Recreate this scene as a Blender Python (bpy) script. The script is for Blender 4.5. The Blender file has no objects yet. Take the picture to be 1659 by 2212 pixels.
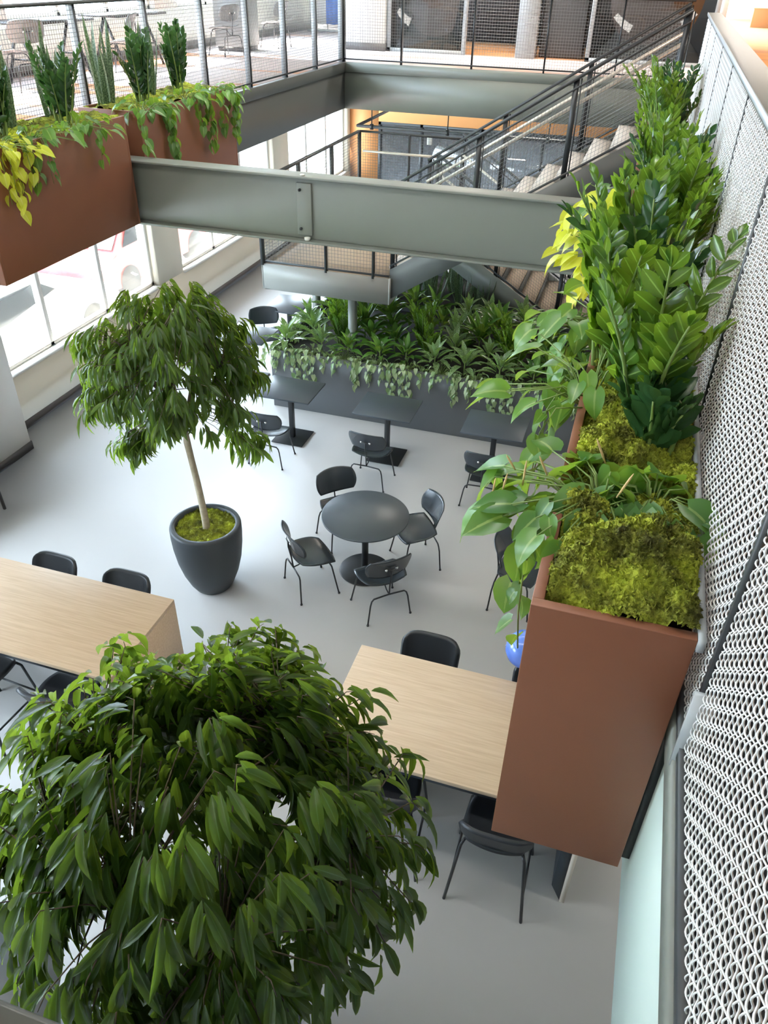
import bpy, math, random
import numpy as np
from mathutils import Matrix, Vector
random.seed(7)
RNG = np.random.default_rng(11)
PI = math.pi
SC = bpy.context.scene
COL = SC.collection

# ------------------------------------------------------------------ materials
def nodes(name):
    m = bpy.data.materials.new(name)
    m.use_nodes = True
    nt = m.node_tree
    b = nt.nodes['Principled BSDF']
    return m, nt, b, nt.nodes['Material Output']

def pmat(name, col, rough=.5, metal=0., spec=.5, noise=0., nscale=8., bump=0., bscale=60., coat=0.):
    m, nt, b, out = nodes(name)
    b.inputs['Base Color'].default_value = (*col, 1)
    b.inputs['Roughness'].default_value = rough
    b.inputs['Metallic'].default_value = metal
    b.inputs['Specular IOR Level'].default_value = spec
    if coat:
        b.inputs['Coat Weight'].default_value = coat
        b.inputs['Coat Roughness'].default_value = .12
    tc = nt.nodes.new('ShaderNodeTexCoord')
    if noise:
        n = nt.nodes.new('ShaderNodeTexNoise'); n.inputs['Scale'].default_value = nscale
        n.inputs['Detail'].default_value = 4
        nt.links.new(tc.outputs['Object'], n.inputs['Vector'])
        mx = nt.nodes.new('ShaderNodeMix'); mx.data_type = 'RGBA'
        mx.inputs[6].default_value = (*[c * (1 - noise) for c in col], 1)
        mx.inputs[7].default_value = (*[min(1, c * (1 + noise)) for c in col], 1)
        nt.links.new(n.outputs['Fac'], mx.inputs[0])
        nt.links.new(mx.outputs[2], b.inputs['Base Color'])
    if bump:
        n2 = nt.nodes.new('ShaderNodeTexNoise'); n2.inputs['Scale'].default_value = bscale
        n2.inputs['Detail'].default_value = 3
        nt.links.new(tc.outputs['Object'], n2.inputs['Vector'])
        bp = nt.nodes.new('ShaderNodeBump'); bp.inputs['Strength'].default_value = bump
        bp.inputs['Distance'].default_value = .01
        nt.links.new(n2.outputs['Fac'], bp.inputs['Height'])
        nt.links.new(bp.outputs['Normal'], b.inputs['Normal'])
    return m

def leafmat(name, c1, c2, trans, tw=.35, rough=.32, rib=None, patt=None):
    """two leaf greens picked per leaf, paler midrib, light passing through the blade"""
    m, nt, b, out = nodes(name)
    L = nt.links
    geo = nt.nodes.new('ShaderNodeNewGeometry')
    mx = nt.nodes.new('ShaderNodeMix'); mx.data_type = 'RGBA'
    mx.inputs[6].default_value = (*c1, 1); mx.inputs[7].default_value = (*c2, 1)
    L.new(geo.outputs['Random Per Island'], mx.inputs[0])
    col = mx.outputs[2]
    uv = nt.nodes.new('ShaderNodeUVMap'); uv.uv_map = 'UVMap'
    sep = nt.nodes.new('ShaderNodeSeparateXYZ'); L.new(uv.outputs[0], sep.inputs[0])
    if patt:
        w = nt.nodes.new('ShaderNodeTexNoise'); w.inputs['Scale'].default_value = 5
        w.inputs['Detail'].default_value = 3
        mp = nt.nodes.new('ShaderNodeMapping'); mp.inputs['Scale'].default_value = patt[1]
        L.new(uv.outputs[0], mp.inputs[0]); L.new(mp.outputs[0], w.inputs['Vector'])
        rp = nt.nodes.new('ShaderNodeValToRGB')
        rp.color_ramp.elements[0].position = .45; rp.color_ramp.elements[1].position = .58
        L.new(w.outputs['Fac'], rp.inputs[0])
        m2 = nt.nodes.new('ShaderNodeMix'); m2.data_type = 'RGBA'
        m2.inputs[7].default_value = (*patt[0], 1)
        L.new(col, m2.inputs[6]); L.new(rp.outputs[0], m2.inputs[0]); col = m2.outputs[2]
    if rib:
        d = nt.nodes.new('ShaderNodeMath'); d.operation = 'SUBTRACT'; d.inputs[1].default_value = .5
        L.new(sep.outputs[0], d.inputs[0])
        a = nt.nodes.new('ShaderNodeMath'); a.operation = 'ABSOLUTE'; L.new(d.outputs[0], a.inputs[0])
        lt = nt.nodes.new('ShaderNodeMath'); lt.operation = 'LESS_THAN'; lt.inputs[1].default_value = .045
        L.new(a.outputs[0], lt.inputs[0])
        m3 = nt.nodes.new('ShaderNodeMix'); m3.data_type = 'RGBA'
        m3.inputs[7].default_value = (*rib, 1)
        L.new(col, m3.inputs[6]); L.new(lt.outputs[0], m3.inputs[0]); col = m3.outputs[2]
    L.new(col, b.inputs['Base Color'])
    b.inputs['Roughness'].default_value = rough
    tr = nt.nodes.new('ShaderNodeBsdfTranslucent'); tr.inputs['Color'].default_value = (*trans, 1)
    ms = nt.nodes.new('ShaderNodeMixShader'); ms.inputs[0].default_value = tw
    L.new(b.outputs[0], ms.inputs[1]); L.new(tr.outputs[0], ms.inputs[2])
    L.new(ms.outputs[0], out.inputs['Surface'])
    return m

def woodmat(name, c1, c2):
    m, nt, b, out = nodes(name)
    L = nt.links
    tc = nt.nodes.new('ShaderNodeTexCoord')
    mp = nt.nodes.new('ShaderNodeMapping'); mp.inputs['Scale'].default_value = (1.2, 26, 26)
    L.new(tc.outputs['Object'], mp.inputs[0])
    n = nt.nodes.new('ShaderNodeTexNoise'); n.inputs['Scale'].default_value = 2.2
    n.inputs['Detail'].default_value = 7; n.inputs['Roughness'].default_value = .62
    n.inputs['Distortion'].default_value = .4
    L.new(mp.outputs[0], n.inputs['Vector'])
    rp = nt.nodes.new('ShaderNodeValToRGB')
    rp.color_ramp.elements[0].color = (*c1, 1); rp.color_ramp.elements[0].position = .3
    rp.color_ramp.elements[1].color = (*c2, 1); rp.color_ramp.elements[1].position = .68
    L.new(n.outputs['Fac'], rp.inputs[0]); L.new(rp.outputs[0], b.inputs['Base Color'])
    b.inputs['Roughness'].default_value = .42
    return m

def floormat(name, col, rough, var=.05):
    m, nt, b, out = nodes(name)
    L = nt.links
    tc = nt.nodes.new('ShaderNodeTexCoord')
    n = nt.nodes.new('ShaderNodeTexNoise'); n.inputs['Scale'].default_value = .9; n.inputs['Detail'].default_value = 8
    n.inputs['Roughness'].default_value = .65
    L.new(tc.outputs['Object'], n.inputs['Vector'])
    mx = nt.nodes.new('ShaderNodeMix'); mx.data_type = 'RGBA'
    mx.inputs[6].default_value = (*[c * (1 - var) for c in col], 1)
    mx.inputs[7].default_value = (*[c * (1 + var) for c in col], 1)
    L.new(n.outputs['Fac'], mx.inputs[0]); L.new(mx.outputs[2], b.inputs['Base Color'])
    n2 = nt.nodes.new('ShaderNodeTexNoise'); n2.inputs['Scale'].default_value = 220
    L.new(tc.outputs['Object'], n2.inputs['Vector'])
    bp = nt.nodes.new('ShaderNodeBump'); bp.inputs['Strength'].default_value = .06; bp.inputs['Distance'].default_value = .004
    L.new(n2.outputs['Fac'], bp.inputs['Height']); L.new(bp.outputs['Normal'], b.inputs['Normal'])
    b.inputs['Roughness'].default_value = rough
    return m

def carpetmat(name, ca, cb, sx, sy, thr):
    """carpet planks, two colours in stripes"""
    m, nt, b, out = nodes(name)
    L = nt.links
    tc = nt.nodes.new('ShaderNodeTexCoord')
    mp = nt.nodes.new('ShaderNodeMapping'); mp.inputs['Scale'].default_value = (sx, sy, 1)
    L.new(tc.outputs['Object'], mp.inputs[0])
    n = nt.nodes.new('ShaderNodeTexNoise'); n.inputs['Scale'].default_value = 1.0; n.inputs['Detail'].default_value = 2
    L.new(mp.outputs[0], n.inputs['Vector'])
    rp = nt.nodes.new('ShaderNodeValToRGB')
    rp.color_ramp.elements[0].position = thr - .03; rp.color_ramp.elements[0].color = (*ca, 1)
    rp.color_ramp.elements[1].position = thr + .03; rp.color_ramp.elements[1].color = (*cb, 1)
    L.new(n.outputs['Fac'], rp.inputs[0]); L.new(rp.outputs[0], b.inputs['Base Color'])
    b.inputs['Roughness'].default_value = .95
    return m

def glassmat(name, tint=(1, 1, 1), refl=.08):
    m = bpy.data.materials.new(name); m.use_nodes = True
    nt = m.node_tree; nt.nodes.clear()
    out = nt.nodes.new('ShaderNodeOutputMaterial')
    t = nt.nodes.new('ShaderNodeBsdfTransparent'); t.inputs[0].default_value = (*tint, 1)
    g = nt.nodes.new('ShaderNodeBsdfGlossy'); g.inputs['Roughness'].default_value = .02
    ms = nt.nodes.new('ShaderNodeMixShader'); ms.inputs[0].default_value = refl
    nt.links.new(t.outputs[0], ms.inputs[1]); nt.links.new(g.outputs[0], ms.inputs[2])
    nt.links.new(ms.outputs[0], out.inputs['Surface'])
    return m

def emitmat(name, col, s):
    m = bpy.data.materials.new(name); m.use_nodes = True
    nt = m.node_tree; nt.nodes.clear()
    out = nt.nodes.new('ShaderNodeOutputMaterial')
    e = nt.nodes.new('ShaderNodeEmission'); e.inputs[0].default_value = (*col, 1); e.inputs[1].default_value = s
    nt.links.new(e.outputs[0], out.inputs['Surface'])
    return m

M = {}
M['floor'] = floormat('polished_floor', (.42, .405, .39), .42)
M['white'] = pmat('white_paint', (.80, .79, .76), .6)
M['cream'] = pmat('cream_paint', (.80, .74, .62), .6)
M['mint'] = pmat('mint_paint', (.60, .71, .69), .5)
M['orange'] = pmat('orange_paint', (.74, .345, .13), .6)
M['steel'] = pmat('grey_green_steel_paint', (.215, .228, .205), .42, noise=.04, nscale=3, bump=.05, bscale=40)
M['steel_dark'] = pmat('dark_steel_paint', (.10, .105, .10), .45)
M['landing'] = pmat('light_steel_paint', (.31, .31, .29), .45)
M['cap'] = pmat('grey_green_gloss_paint', (.075, .08, .07), .34)
M['black_metal'] = pmat('black_powder_coat', (.018, .020, .023), .38)
M['grey_metal'] = pmat('grey_powder_coat', (.42, .45, .47), .4)
M['frame_dark'] = pmat('dark_frame_paint', (.045, .05, .055), .4)
M['mesh'] = pmat('pale_grey_wire', (.68, .69, .69), .35)
M['mesh_dark'] = pmat('grey_wire', (.20, .205, .21), .4)
M['rust'] = pmat('rust_brown_powder_coat', (.218, .083, .044), .42, noise=.06, nscale=6, bump=.04, bscale=300)
M['planter_grey'] = pmat('charcoal_laminate', (.105, .112, .118), .42)
M['table_top'] = pmat('blue_grey_table_laminate', (.070, .084, .098), .32)
M['ply'] = pmat('black_stained_ply', (.032, .040, .048), .26)
M['ply_grey'] = pmat('grey_stained_ply', (.16, .16, .16), .4)
M['stool'] = pmat('black_upholstery', (.022, .025, .030), .42, bump=.08, bscale=220)
M['chrome'] = pmat('chrome', (.8, .8, .8), .12, metal=1)
M['wood'] = woodmat('pale_oak', (.50, .355, .23), (.63, .48, .335))
M['wood_dark'] = pmat('dark_navy_laminate', (.030, .040, .052), .4)
M['edge'] = pmat('pale_edge_band', (.78, .70, .60), .5)
M['pot'] = pmat('charcoal_ceramic', (.042, .050, .058), .5)
M['bark'] = pmat('pale_bark', (.42, .35, .25), .8, noise=.3, nscale=30, bump=.3, bscale=50)
M['twig'] = pmat('brown_twig', (.10, .075, .045), .8)
M['soil'] = pmat('dark_soil', (.02, .017, .012), .95)
M['base'] = pmat('grey_baseboard', (.13, .12, .12), .5)
M['base_dark'] = pmat('dark_baseboard', (.045, .043, .045), .5)
M['blue'] = pmat('blue_rubber', (.10, .20, .62), .22, coat=.6)
M['fabric_blue'] = pmat('blue_fabric', (.03, .16, .62), .8)
M['fabric_white'] = pmat('white_fabric', (.85, .85, .85), .8)
M['fabric_grey'] = pmat('grey_fabric', (.36, .34, .33), .9, noise=.15, nscale=80)
M['tread'] = pmat('pale_stair_tread', (.62, .55, .49), .6)
M['tread_tan'] = pmat('tan_stair_tread', (.40, .30, .22), .6)
M['tan_floor'] = pmat('tan_landing_floor', (.46, .36, .27), .6)
M['rail_cream'] = pmat('brushed_handrail', (.72, .66, .58), .3, metal=.3)
M['carpet_pink'] = carpetmat('pink_orange_carpet', (.56, .46, .46), (.62, .27, .12), .25, 1.1, .52)
M['carpet_orange'] = carpetmat('orange_carpet', (.66, .30, .12), (.52, .25, .12), .6, 2.5, .55)
M['floor_dark'] = pmat('dark_floor_strip', (.012, .011, .011), .95)
M['carpet_pale'] = carpetmat('pale_pink_carpet', (.70, .62, .62), (.66, .46, .38), .3, 1.4, .60)
M['cardboard'] = pmat('cardboard', (.45, .22, .09), .85)
M['ceiling'] = pmat('ceiling_paint', (.62, .62, .61), .8)
M['glass'] = glassmat('clear_glass')
M['glass_dark'] = glassmat('tinted_glass', (.32, .33, .34), .10)
M['dark_room'] = pmat('dark_panel', (.05, .048, .05), .5)
M['slat'] = pmat('grey_slat_panel', (.22, .21, .20), .5)
M['blind'] = pmat('white_roller_blind', (.80, .79, .76), .8)
M['tan_arm'] = pmat('tan_plastic', (.75, .55, .33), .4)
M['asphalt'] = pmat('pale_asphalt', (.5, .5, .5), .9, noise=.1, nscale=2)
M['car_silver'] = pmat('silver_car_paint', (.45, .47, .5), .3, metal=.4)
M['car_red'] = pmat('red_car_paint', (.45, .10, .10), .3)
M['tyre'] = pmat('tyre_rubber', (.10, .10, .10), .8)
M['car_glass'] = pmat('car_glass', (.03, .035, .04), .1)
M['fill_light'] = emitmat('added_fill_glow', (1, .96, .9), 6.)  # glowing face of the added fill lights
M['lawn'] = pmat('lawn', (.16, .30, .08), .9, noise=.2, nscale=3)
M['ficus'] = leafmat('ficus_leaf', (.013, .034, .011), (.040, .085, .017), (.40, .60, .05), .33, .27, rib=(.10, .19, .06))
M['zz'] = leafmat('zz_leaf', (.014, .050, .010), (.060, .155, .018), (.36, .58, .04), .30, .20, rib=(.20, .36, .07))
M['zz_dark'] = leafmat('dark_zz_leaf', (.014, .048, .018), (.028, .085, .026), (.12, .26, .05), .18, .22)
M['philo'] = leafmat('philodendron_leaf', (.045, .14, .045), (.11, .26, .05), (.42, .66, .06), .32, .30, rib=(.26, .38, .12))
M['neon'] = leafmat('yellow_philodendron_leaf', (.50, .58, .035), (.62, .66, .07), (.85, .85, .08), .40, .35, rib=(.70, .70, .2))
M['broad'] = leafmat('broad_leaf', (.030, .100, .022), (.095, .24, .040), (.36, .56, .06), .30, .20, rib=(.16, .28, .09))
M['aglao'] = leafmat('mottled_leaf', (.028, .090, .026), (.075, .19, .045), (.32, .52, .08), .28, .20, rib=(.20, .30, .12), patt=((.34, .44, .24), (1.6, 5, 1)))
M['pothos'] = leafmat('silver_trailing_leaf', (.15, .27, .11), (.48, .56, .36), (.50, .62, .24), .28, .24)
M['snake'] = leafmat('snake_plant_leaf', (.030, .060, .035), (.050, .090, .045), (.15, .25, .08), .15, .4, patt=((.20, .27, .17), (.7, 6, 1)))
M['stem'] = pmat('green_stem', (.16, .24, .06), .5)
M['stem_tan'] = pmat('tan_sheath', (.62, .44, .20), .6)

def mossmat():
    m, nt, b, out = nodes('reindeer_moss')
    L = nt.links
    tc = nt.nodes.new('ShaderNodeTexCoord')
    n = nt.nodes.new('ShaderNodeTexNoise'); n.inputs['Scale'].default_value = 11; n.inputs['Detail'].default_value = 5
    L.new(tc.outputs['Object'], n.inputs['Vector'])
    rp = nt.nodes.new('ShaderNodeValToRGB')
    e = rp.color_ramp.elements
    e[0].position = .28; e[0].color = (.075, .075, .012, 1)  # dark end of the mottling also stands for shadow between moss lumps
    e[1].position = .70; e[1].color = (.52, .60, .05, 1)
    k = rp.color_ramp.elements.new(.5); k.color = (.27, .30, .026, 1)
    L.new(n.outputs['Fac'], rp.inputs[0]); L.new(rp.outputs[0], b.inputs['Base Color'])
    b.inputs['Roughness'].default_value = .95
    n2 = nt.nodes.new('ShaderNodeTexNoise'); n2.inputs['Scale'].default_value = 130; n2.inputs['Detail'].default_value = 4
    L.new(tc.outputs['Object'], n2.inputs['Vector'])
    bp = nt.nodes.new('ShaderNodeBump'); bp.inputs['Strength'].default_value = 1.; bp.inputs['Distance'].default_value = .012
    L.new(n2.outputs['Fac'], bp.inputs['Height']); L.new(bp.outputs['Normal'], b.inputs['Normal'])
    return m
M['moss'] = mossmat()

# ------------------------------------------------------------------ mesh builder
class MB:
    def __init__(s):
        s.V = []; s.F = []; s.n = 0; s.U = []
    def add(s, V, faces, uv=None):
        V = np.asarray(V, float).reshape(-1, 3)
        if isinstance(faces, np.ndarray): faces = [faces]
        for f in faces:
            f = np.asarray(f, int)
            if f.size: s.F.append(f + s.n)
        s.V.append(V); s.n += len(V)
        s.U.append(np.zeros((len(V), 2)) if uv is None else np.asarray(uv, float))
        return s
    def box(s, x0, x1, y0, y1, z0, z1, mat=None):
        V = np.array([(x, y, z) for x in (x0, x1) for y in (y0, y1) for z in (z0, z1)], float)
        if mat is not None:
            mm = np.array(mat); V = V @ mm[:3, :3].T + mm[:3, 3]
        return s.add(V, np.array([(0, 1, 3, 2), (4, 6, 7, 5), (0, 4, 5, 1), (2, 3, 7, 6), (0, 2, 6, 4), (1, 5, 7, 3)]))
    def bar(s, a, b, w, h, upv=(0, 0, 1)):
        """square bar from a to b, w sideways, h along up"""
        a = np.array(a, float); b = np.array(b, float); d = b - a; L = np.linalg.norm(d); d /= L
        sd = np.cross(d, upv); sd /= np.linalg.norm(sd); u = np.cross(sd, d)
        mm = np.eye(4); mm[:3, 0] = d; mm[:3, 1] = sd; mm[:3, 2] = u; mm[:3, 3] = a
        return s.box(0, L, -w / 2, w / 2, -h / 2, h / 2, mm)
    def prism(s, poly, z0, z1):
        n = len(poly)
        V = [(x, y, z0) for x, y in poly] + [(x, y, z1) for x, y in poly]
        q = np.array([(i, (i + 1) % n, (i + 1) % n + n, i + n) for i in range(n)])
        return s.add(V, [q, np.array([list(range(n))[::-1]]), np.array([list(range(n, 2 * n))])])
    def tube(s, pts, r, k=8, closed_ends=True):
        P = np.array(pts, float); n = len(P)
        R_ = np.broadcast_to(np.array(r, float), (n,)) if np.ndim(r) == 0 else np.array(r, float)
        T = np.gradient(P, axis=0); T /= np.linalg.norm(T, axis=1)[:, None] + 1e-12
        ref = np.array([0, 0, 1.]) if abs(T[0, 2]) < .9 else np.array([1., 0, 0])
        N = np.cross(T[0], ref); N /= np.linalg.norm(N)
        rings = []
        a = np.linspace(0, 2 * PI, k, endpoint=False)
        for i in range(n):
            N = N - T[i] * (N @ T[i]); N /= np.linalg.norm(N) + 1e-12
            B = np.cross(T[i], N)
            rings.append(P[i] + R_[i] * (np.cos(a)[:, None] * N + np.sin(a)[:, None] * B))
        V = np.concatenate(rings)
        i = np.arange(n - 1)[:, None] * k; j = np.arange(k)[None]; j2 = (j + 1) % k
        q = np.stack([i + j, i + j2, i + k + j2, i + k + j], -1).reshape(-1, 4)
        fs = [q]
        if closed_ends:
            fs += [np.array([list(range(k))[::-1]]), np.array([list(range((n - 1) * k, n * k))])]
        return s.add(V, fs)
    def wires(s, P, r, n1, n2, k=3):
        """many parallel wires at once; P is (wires, points, 3)"""
        W_, n, _ = P.shape
        a = np.linspace(0, 2 * PI, k, endpoint=False)
        off = r * (np.cos(a)[:, None] * np.array(n1, float) + np.sin(a)[:, None] * np.array(n2, float))
        V = (P[:, :, None, :] + off).reshape(-1, 3)
        w = np.arange(W_)[:, None, None] * n * k; i = np.arange(n - 1)[None, :, None] * k; j = np.arange(k)[None, None]; j2 = (j + 1) % k
        q = np.stack([w + i + j, w + i + j2, w + i + k + j2, w + i + k + j], -1).reshape(-1, 4)
        return s.add(V, q)
    def lathe(s, prof, c=(0, 0, 0), k=48):
        P = np.array(prof, float); n = len(P)
        a = np.linspace(0, 2 * PI, k, endpoint=False)
        V = np.stack([P[:, 0:1] * np.cos(a), P[:, 0:1] * np.sin(a), np.repeat(P[:, 1:2], k, 1)], -1).reshape(-1, 3) + np.array(c, float)
        i = np.arange(n - 1)[:, None] * k; j = np.arange(k)[None]; j2 = (j + 1) % k
        q = np.stack([i + j, i + j2, i + k + j2, i + k + j], -1).reshape(-1, 4)
        fs = [q]
        if P[0, 0] > 1e-4: fs.append(np.array([list(range(k))[::-1]]))
        if P[-1, 0] > 1e-4: fs.append(np.array([list(range((n - 1) * k, n * k))]))
        return s.add(V, fs)
    def sheet(s, G, th, nrm=None):
        """solid sheet from a (a,b,3) grid, thickness th below it"""
        a, b, _ = G.shape
        if nrm is None:
            du = np.gradient(G, axis=0); dv = np.gradient(G, axis=1)
            N = np.cross(du, dv); N /= np.linalg.norm(N, axis=2)[..., None] + 1e-12
        else:
            N = np.broadcast_to(np.array(nrm, float), G.shape)
        V = np.concatenate([G.reshape(-1, 3), (G - N * th).reshape(-1, 3)])
        i, j = np.meshgrid(np.arange(a - 1), np.arange(b - 1), indexing='ij')
        i = i.ravel(); j = j.ravel(); o = a * b
        top = np.stack([i * b + j, (i + 1) * b + j, (i + 1) * b + j + 1, i * b + j + 1], -1)
        bot = top[:, ::-1] + o
        ed = [r_ for r_ in ([(x * b, (x + 1) * b) for x in range(a - 1)])]
        side = []
        for x in range(a - 1):
            side.append((x * b, x * b + o, (x + 1) * b + o, (x + 1) * b))
            p = x * b + b - 1; q_ = (x + 1) * b + b - 1
            side.append((p, q_, q_ + o, p + o))
        for y in range(b - 1):
            side.append((y, y + 1, y + 1 + o, y + o))
            p = (a - 1) * b + y
            side.append((p, p + o, p + 1 + o, p + 1))
        return s.add(V, [top, bot, np.array(side)])
    def leaves(s, tmpl, B, F, N, L, W):
        """copies of a leaf template: B bases, F forward, N up side, L lengths, W widths"""
        V0, q, uv = tmpl
        B = np.asarray(B, float); F = np.asarray(F, float); N = np.asarray(N, float)
        F = F / (np.linalg.norm(F, axis=1)[:, None] + 1e-9)
        N = N - F * np.sum(N * F, 1)[:, None]; N /= np.linalg.norm(N, axis=1)[:, None] + 1e-9
        X = np.cross(F, N)
        L = np.asarray(L, float)[:, None, None]; W = np.asarray(W, float)[:, None, None]
        V = B[:, None] + V0[None, :, 0:1] * W * X[:, None] + V0[None, :, 1:2] * L * F[:, None] + V0[None, :, 2:3] * L * N[:, None]
        n = len(B); k = len(V0)
        Q = (np.arange(n)[:, None, None] * k + q[None]).reshape(-1, 4)
        return s.add(V.reshape(-1, 3), Q, np.tile(uv, (n, 1)))
    def build(s, name, mat, parent=None, smooth=False, bevel=0., uv=False, loc=None):
        V = np.concatenate(s.V); me = bpy.data.meshes.new(name)
        if loc is not None: V = V - np.array(loc, float)
        sizes = np.concatenate([np.full(len(f), f.shape[1]) for f in s.F])
        idx = np.concatenate([f.ravel() for f in s.F])
        me.vertices.add(len(V)); me.vertices.foreach_set('co', V.ravel().astype(np.float32))
        me.loops.add(len(idx)); me.loops.foreach_set('vertex_index', idx.astype(np.int32))
        st = np.concatenate([[0], np.cumsum(sizes)[:-1]])
        me.polygons.add(len(sizes)); me.polygons.foreach_set('loop_start', st.astype(np.int32))
        me.polygons.foreach_set('loop_total', sizes.astype(np.int32))
        if uv:
            U = np.concatenate(s.U)
            ul = me.uv_layers.new(name='UVMap')
            ul.data.foreach_set('uv', U[idx].ravel().astype(np.float32))
        me.update(calc_edges=True); me.validate()
        if smooth:
            me.polygons.foreach_set('use_smooth', np.ones(len(me.polygons), bool))
        me.materials.append(mat)
        o = bpy.data.objects.new(name, me); COL.objects.link(o)
        if loc is not None: o.location = loc
        if parent: o.parent = parent
        if bevel:
            b = o.modifiers.new('bevel', 'BEVEL'); b.width = bevel; b.segments = 2; b.limit_method = 'ANGLE'
        return o

def tag(o, label, cat, group=None, kind=None):
    o['label'] = label; o['category'] = cat
    if group: o['group'] = group
    if kind: o['kind'] = kind
    return o
def thing(name, label, cat, loc=(0, 0, 0), rz=0., group=None):
    o = bpy.data.objects.new(name, None); COL.objects.link(o)
    o.location = loc; o.rotation_euler = (0, 0, rz); o.empty_display_size = .1
    return tag(o, label, cat, group)
def struct(o):
    o['kind'] = 'structure'; return o
def children(o): return [c for c in bpy.data.objects if c.parent is o]
def dup(root, loc, rz, label, group=None):
    r = root.copy(); COL.objects.link(r); r.location = loc; r.rotation_euler = (0, 0, rz)
    r['label'] = label
    if group: r['group'] = group
    for ch in children(root):
        c = ch.copy(); COL.objects.link(c); c.parent = r
        for g in children(ch):
            d = g.copy(); COL.objects.link(d); d.parent = c
    return r
ORD = ['first', 'second', 'third', 'fourth', 'fifth', 'sixth', 'seventh', 'eighth', 'ninth', 'tenth', 'eleventh', 'twelfth', 'thirteenth', 'fourteenth', 'fifteenth', 'sixteenth']
def B3(name, mat, *bx, parent=None, bevel=0.):
    m = MB()
    for b in bx: m.box(*b)
    return m.build(name, mat, parent, bevel=bevel)

# ------------------------------------------------------------------ leaf templates
def template(ts, ws, curl=.6, fold=.25, ratio=.3, notch=None, wave=0.):
    ts = np.array(ts, float); ws = np.array(ws, float)
    V = []; U = []
    for t, w in zip(ts, ws):
        tt = max(t, 0)
        if curl > 1e-3:
            y = math.sin(curl * tt) / curl; z = -(1 - math.cos(curl * tt)) / curl
        else:
            y, z = tt, 0
        if t < 0: y = t
        ym, zm = (0., 0.) if (notch is not None and t < 0) else (y, z)
        e = fold * w * .5 * ratio
        wv = wave * math.sin(t * 9)
        V += [(-w / 2, y, z + e + wv), (0, ym, zm), (w / 2, y, z + e - wv)]
        U += [(0, t), (.5, t), (1, t)]
    n = len(ts); q = []
    for i in range(n - 1):
        a = i * 3
        q += [(a, a + 1, a + 4, a + 3), (a + 1, a + 2, a + 5, a + 4)]
    return np.array(V, float), np.array(q), np.array(U, float)
FT = [0, .1, .28, .5, .7, .88, 1]; FW = [.08, .5, .92, 1, .8, .34, .02]
FIC = [template(FT, FW, c, .5, .28, wave=w) for c, w in ((.35, 0), (.7, .01), (1.05, 0), (.5, .02))]
FICS = [template([0, .25, .55, .82, 1], [.08, .88, 1, .5, .02], c, .5, .28) for c in (.4, .8, 1.1)]
ZZT = [template([0, .15, .4, .65, .85, 1], [.12, .62, .98, 1, .62, .04], c, .35, .45) for c in (.15, .4)]
HRT = [template([-.16, 0, .14, .34, .58, .8, .93, 1], [.42, .86, 1, .97, .74, .36, .1, .02], c, .3, .75, notch=1, wave=w) for c, w in ((.35, .01), (.7, .02), (1.0, 0))]
HRS = [template([-.12, .1, .45, .8, 1], [.5, 1, .85, .32, .02], c, .3, .75, notch=1) for c in (.4, .9)]
BRD = [template([0, .12, .32, .55, .78, 1], [.12, .45, .92, 1, .62, .03], c, .4, .35) for c in (.5, .9, 1.3)]
SWD = [template([0, .3, .6, .85, 1], [.75, 1, .95, .6, .05], c, .3, .12) for c in (.05, .2)]

def emit(mb, tmps, B, F, N, L, W):
    B = np.asarray(B); F = np.asarray(F); N = np.asarray(N); L = np.asarray(L); W = np.asarray(W)
    k = RNG.integers(0, len(tmps), len(B))
    for i, t in enumerate(tmps):
        s = k == i
        if s.any(): mb.leaves(t, B[s], F[s], N[s], L[s], W[s])

# ------------------------------------------------------------------ the setting
Z1 = 3.93          # upper floor
ZB = 3.19          # underside of the upper floor
HX = .345          # plane of the guard on the right
LX = -5.44         # face of the left gallery
FY = 15.02         # face of the far gallery
struct(B3('floor', M['floor'], (-7.6, 6.2, -3.2, 21.2, -.12, 0)))
# lower window wall
def wall_with_openings(name, mat, X0, X1, ya, yb, za, zb, ops, zs, zt):
    m = MB()
    m.box(X0, X1, ya, yb, za, zs); m.box(X0, X1, ya, yb, zt, zb)
    y = ya
    for a, b in ops:
        if a > y: m.box(X0, X1, y, a, zs, zt)
        y = b
    if y < yb: m.box(X0, X1, y, yb, zs, zt)
    return struct(m.build(name, mat))
low_ops = [(-2.6, 1.2), (2.0, 5.9), (7.25, 11.35), (12.15, 16.25), (17.05, 20.9)]
wall_with_openings('wall_left', M['cream'], -7.8, -7.5, -3.2, 21.2, 0, ZB, low_ops, .8, 2.95)
up_ops = [(-3.2, .6), (1.3, 5.2), (6.0, 9.9), (10.7, 14.6), (15.4, 19.3)]
wall_with_openings('wall_gallery_left', M['white'], -9.2, -8.9, -4, 22.5, Z1, 7.2, up_ops, 4.62, 6.9)
n = 0
for ops, X, z0, z1 in ((low_ops, -7.66, .8, 2.95), (up_ops, -9.06, 4.62, 6.9)):
    for a, b in ops:
        n += 1
        m = MB(); e = .06
        m.box(X - .05, X + .05, a, a + e, z0, z1); m.box(X - .05, X + .05, b - e, b, z0, z1)
        m.box(X - .05, X + .05, a, b, z0, z0 + e); m.box(X - .05, X + .05, a, b, z1 - e, z1)
        k = round((b - a) / 1.38)
        for i in range(1, k):
            y = a + (b - a) * i / k
            m.box(X - .05, X + .05, y - .035, y + .035, z0, z1)
        w = m.build('window_%d' % n, M['white']); struct(w)
        g = B3('pane', M['glass'], (X - .006, X + .006, a + e, b - e, z0 + e, z1 - e), parent=w)
        if z0 < 1:
            B3('sill', M['white'], (X + .05, X + .20, a, b, z0 - .015, z0 + .012), parent=w)
struct(B3('baseboard_left', M['base'], (-7.5, -7.482, 7.18, 21.1, 0, .115)))
struct(B3('wall_column', M['white'], (-7.5, -7.08, 6.0, 7.17, 0, ZB)))
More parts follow.
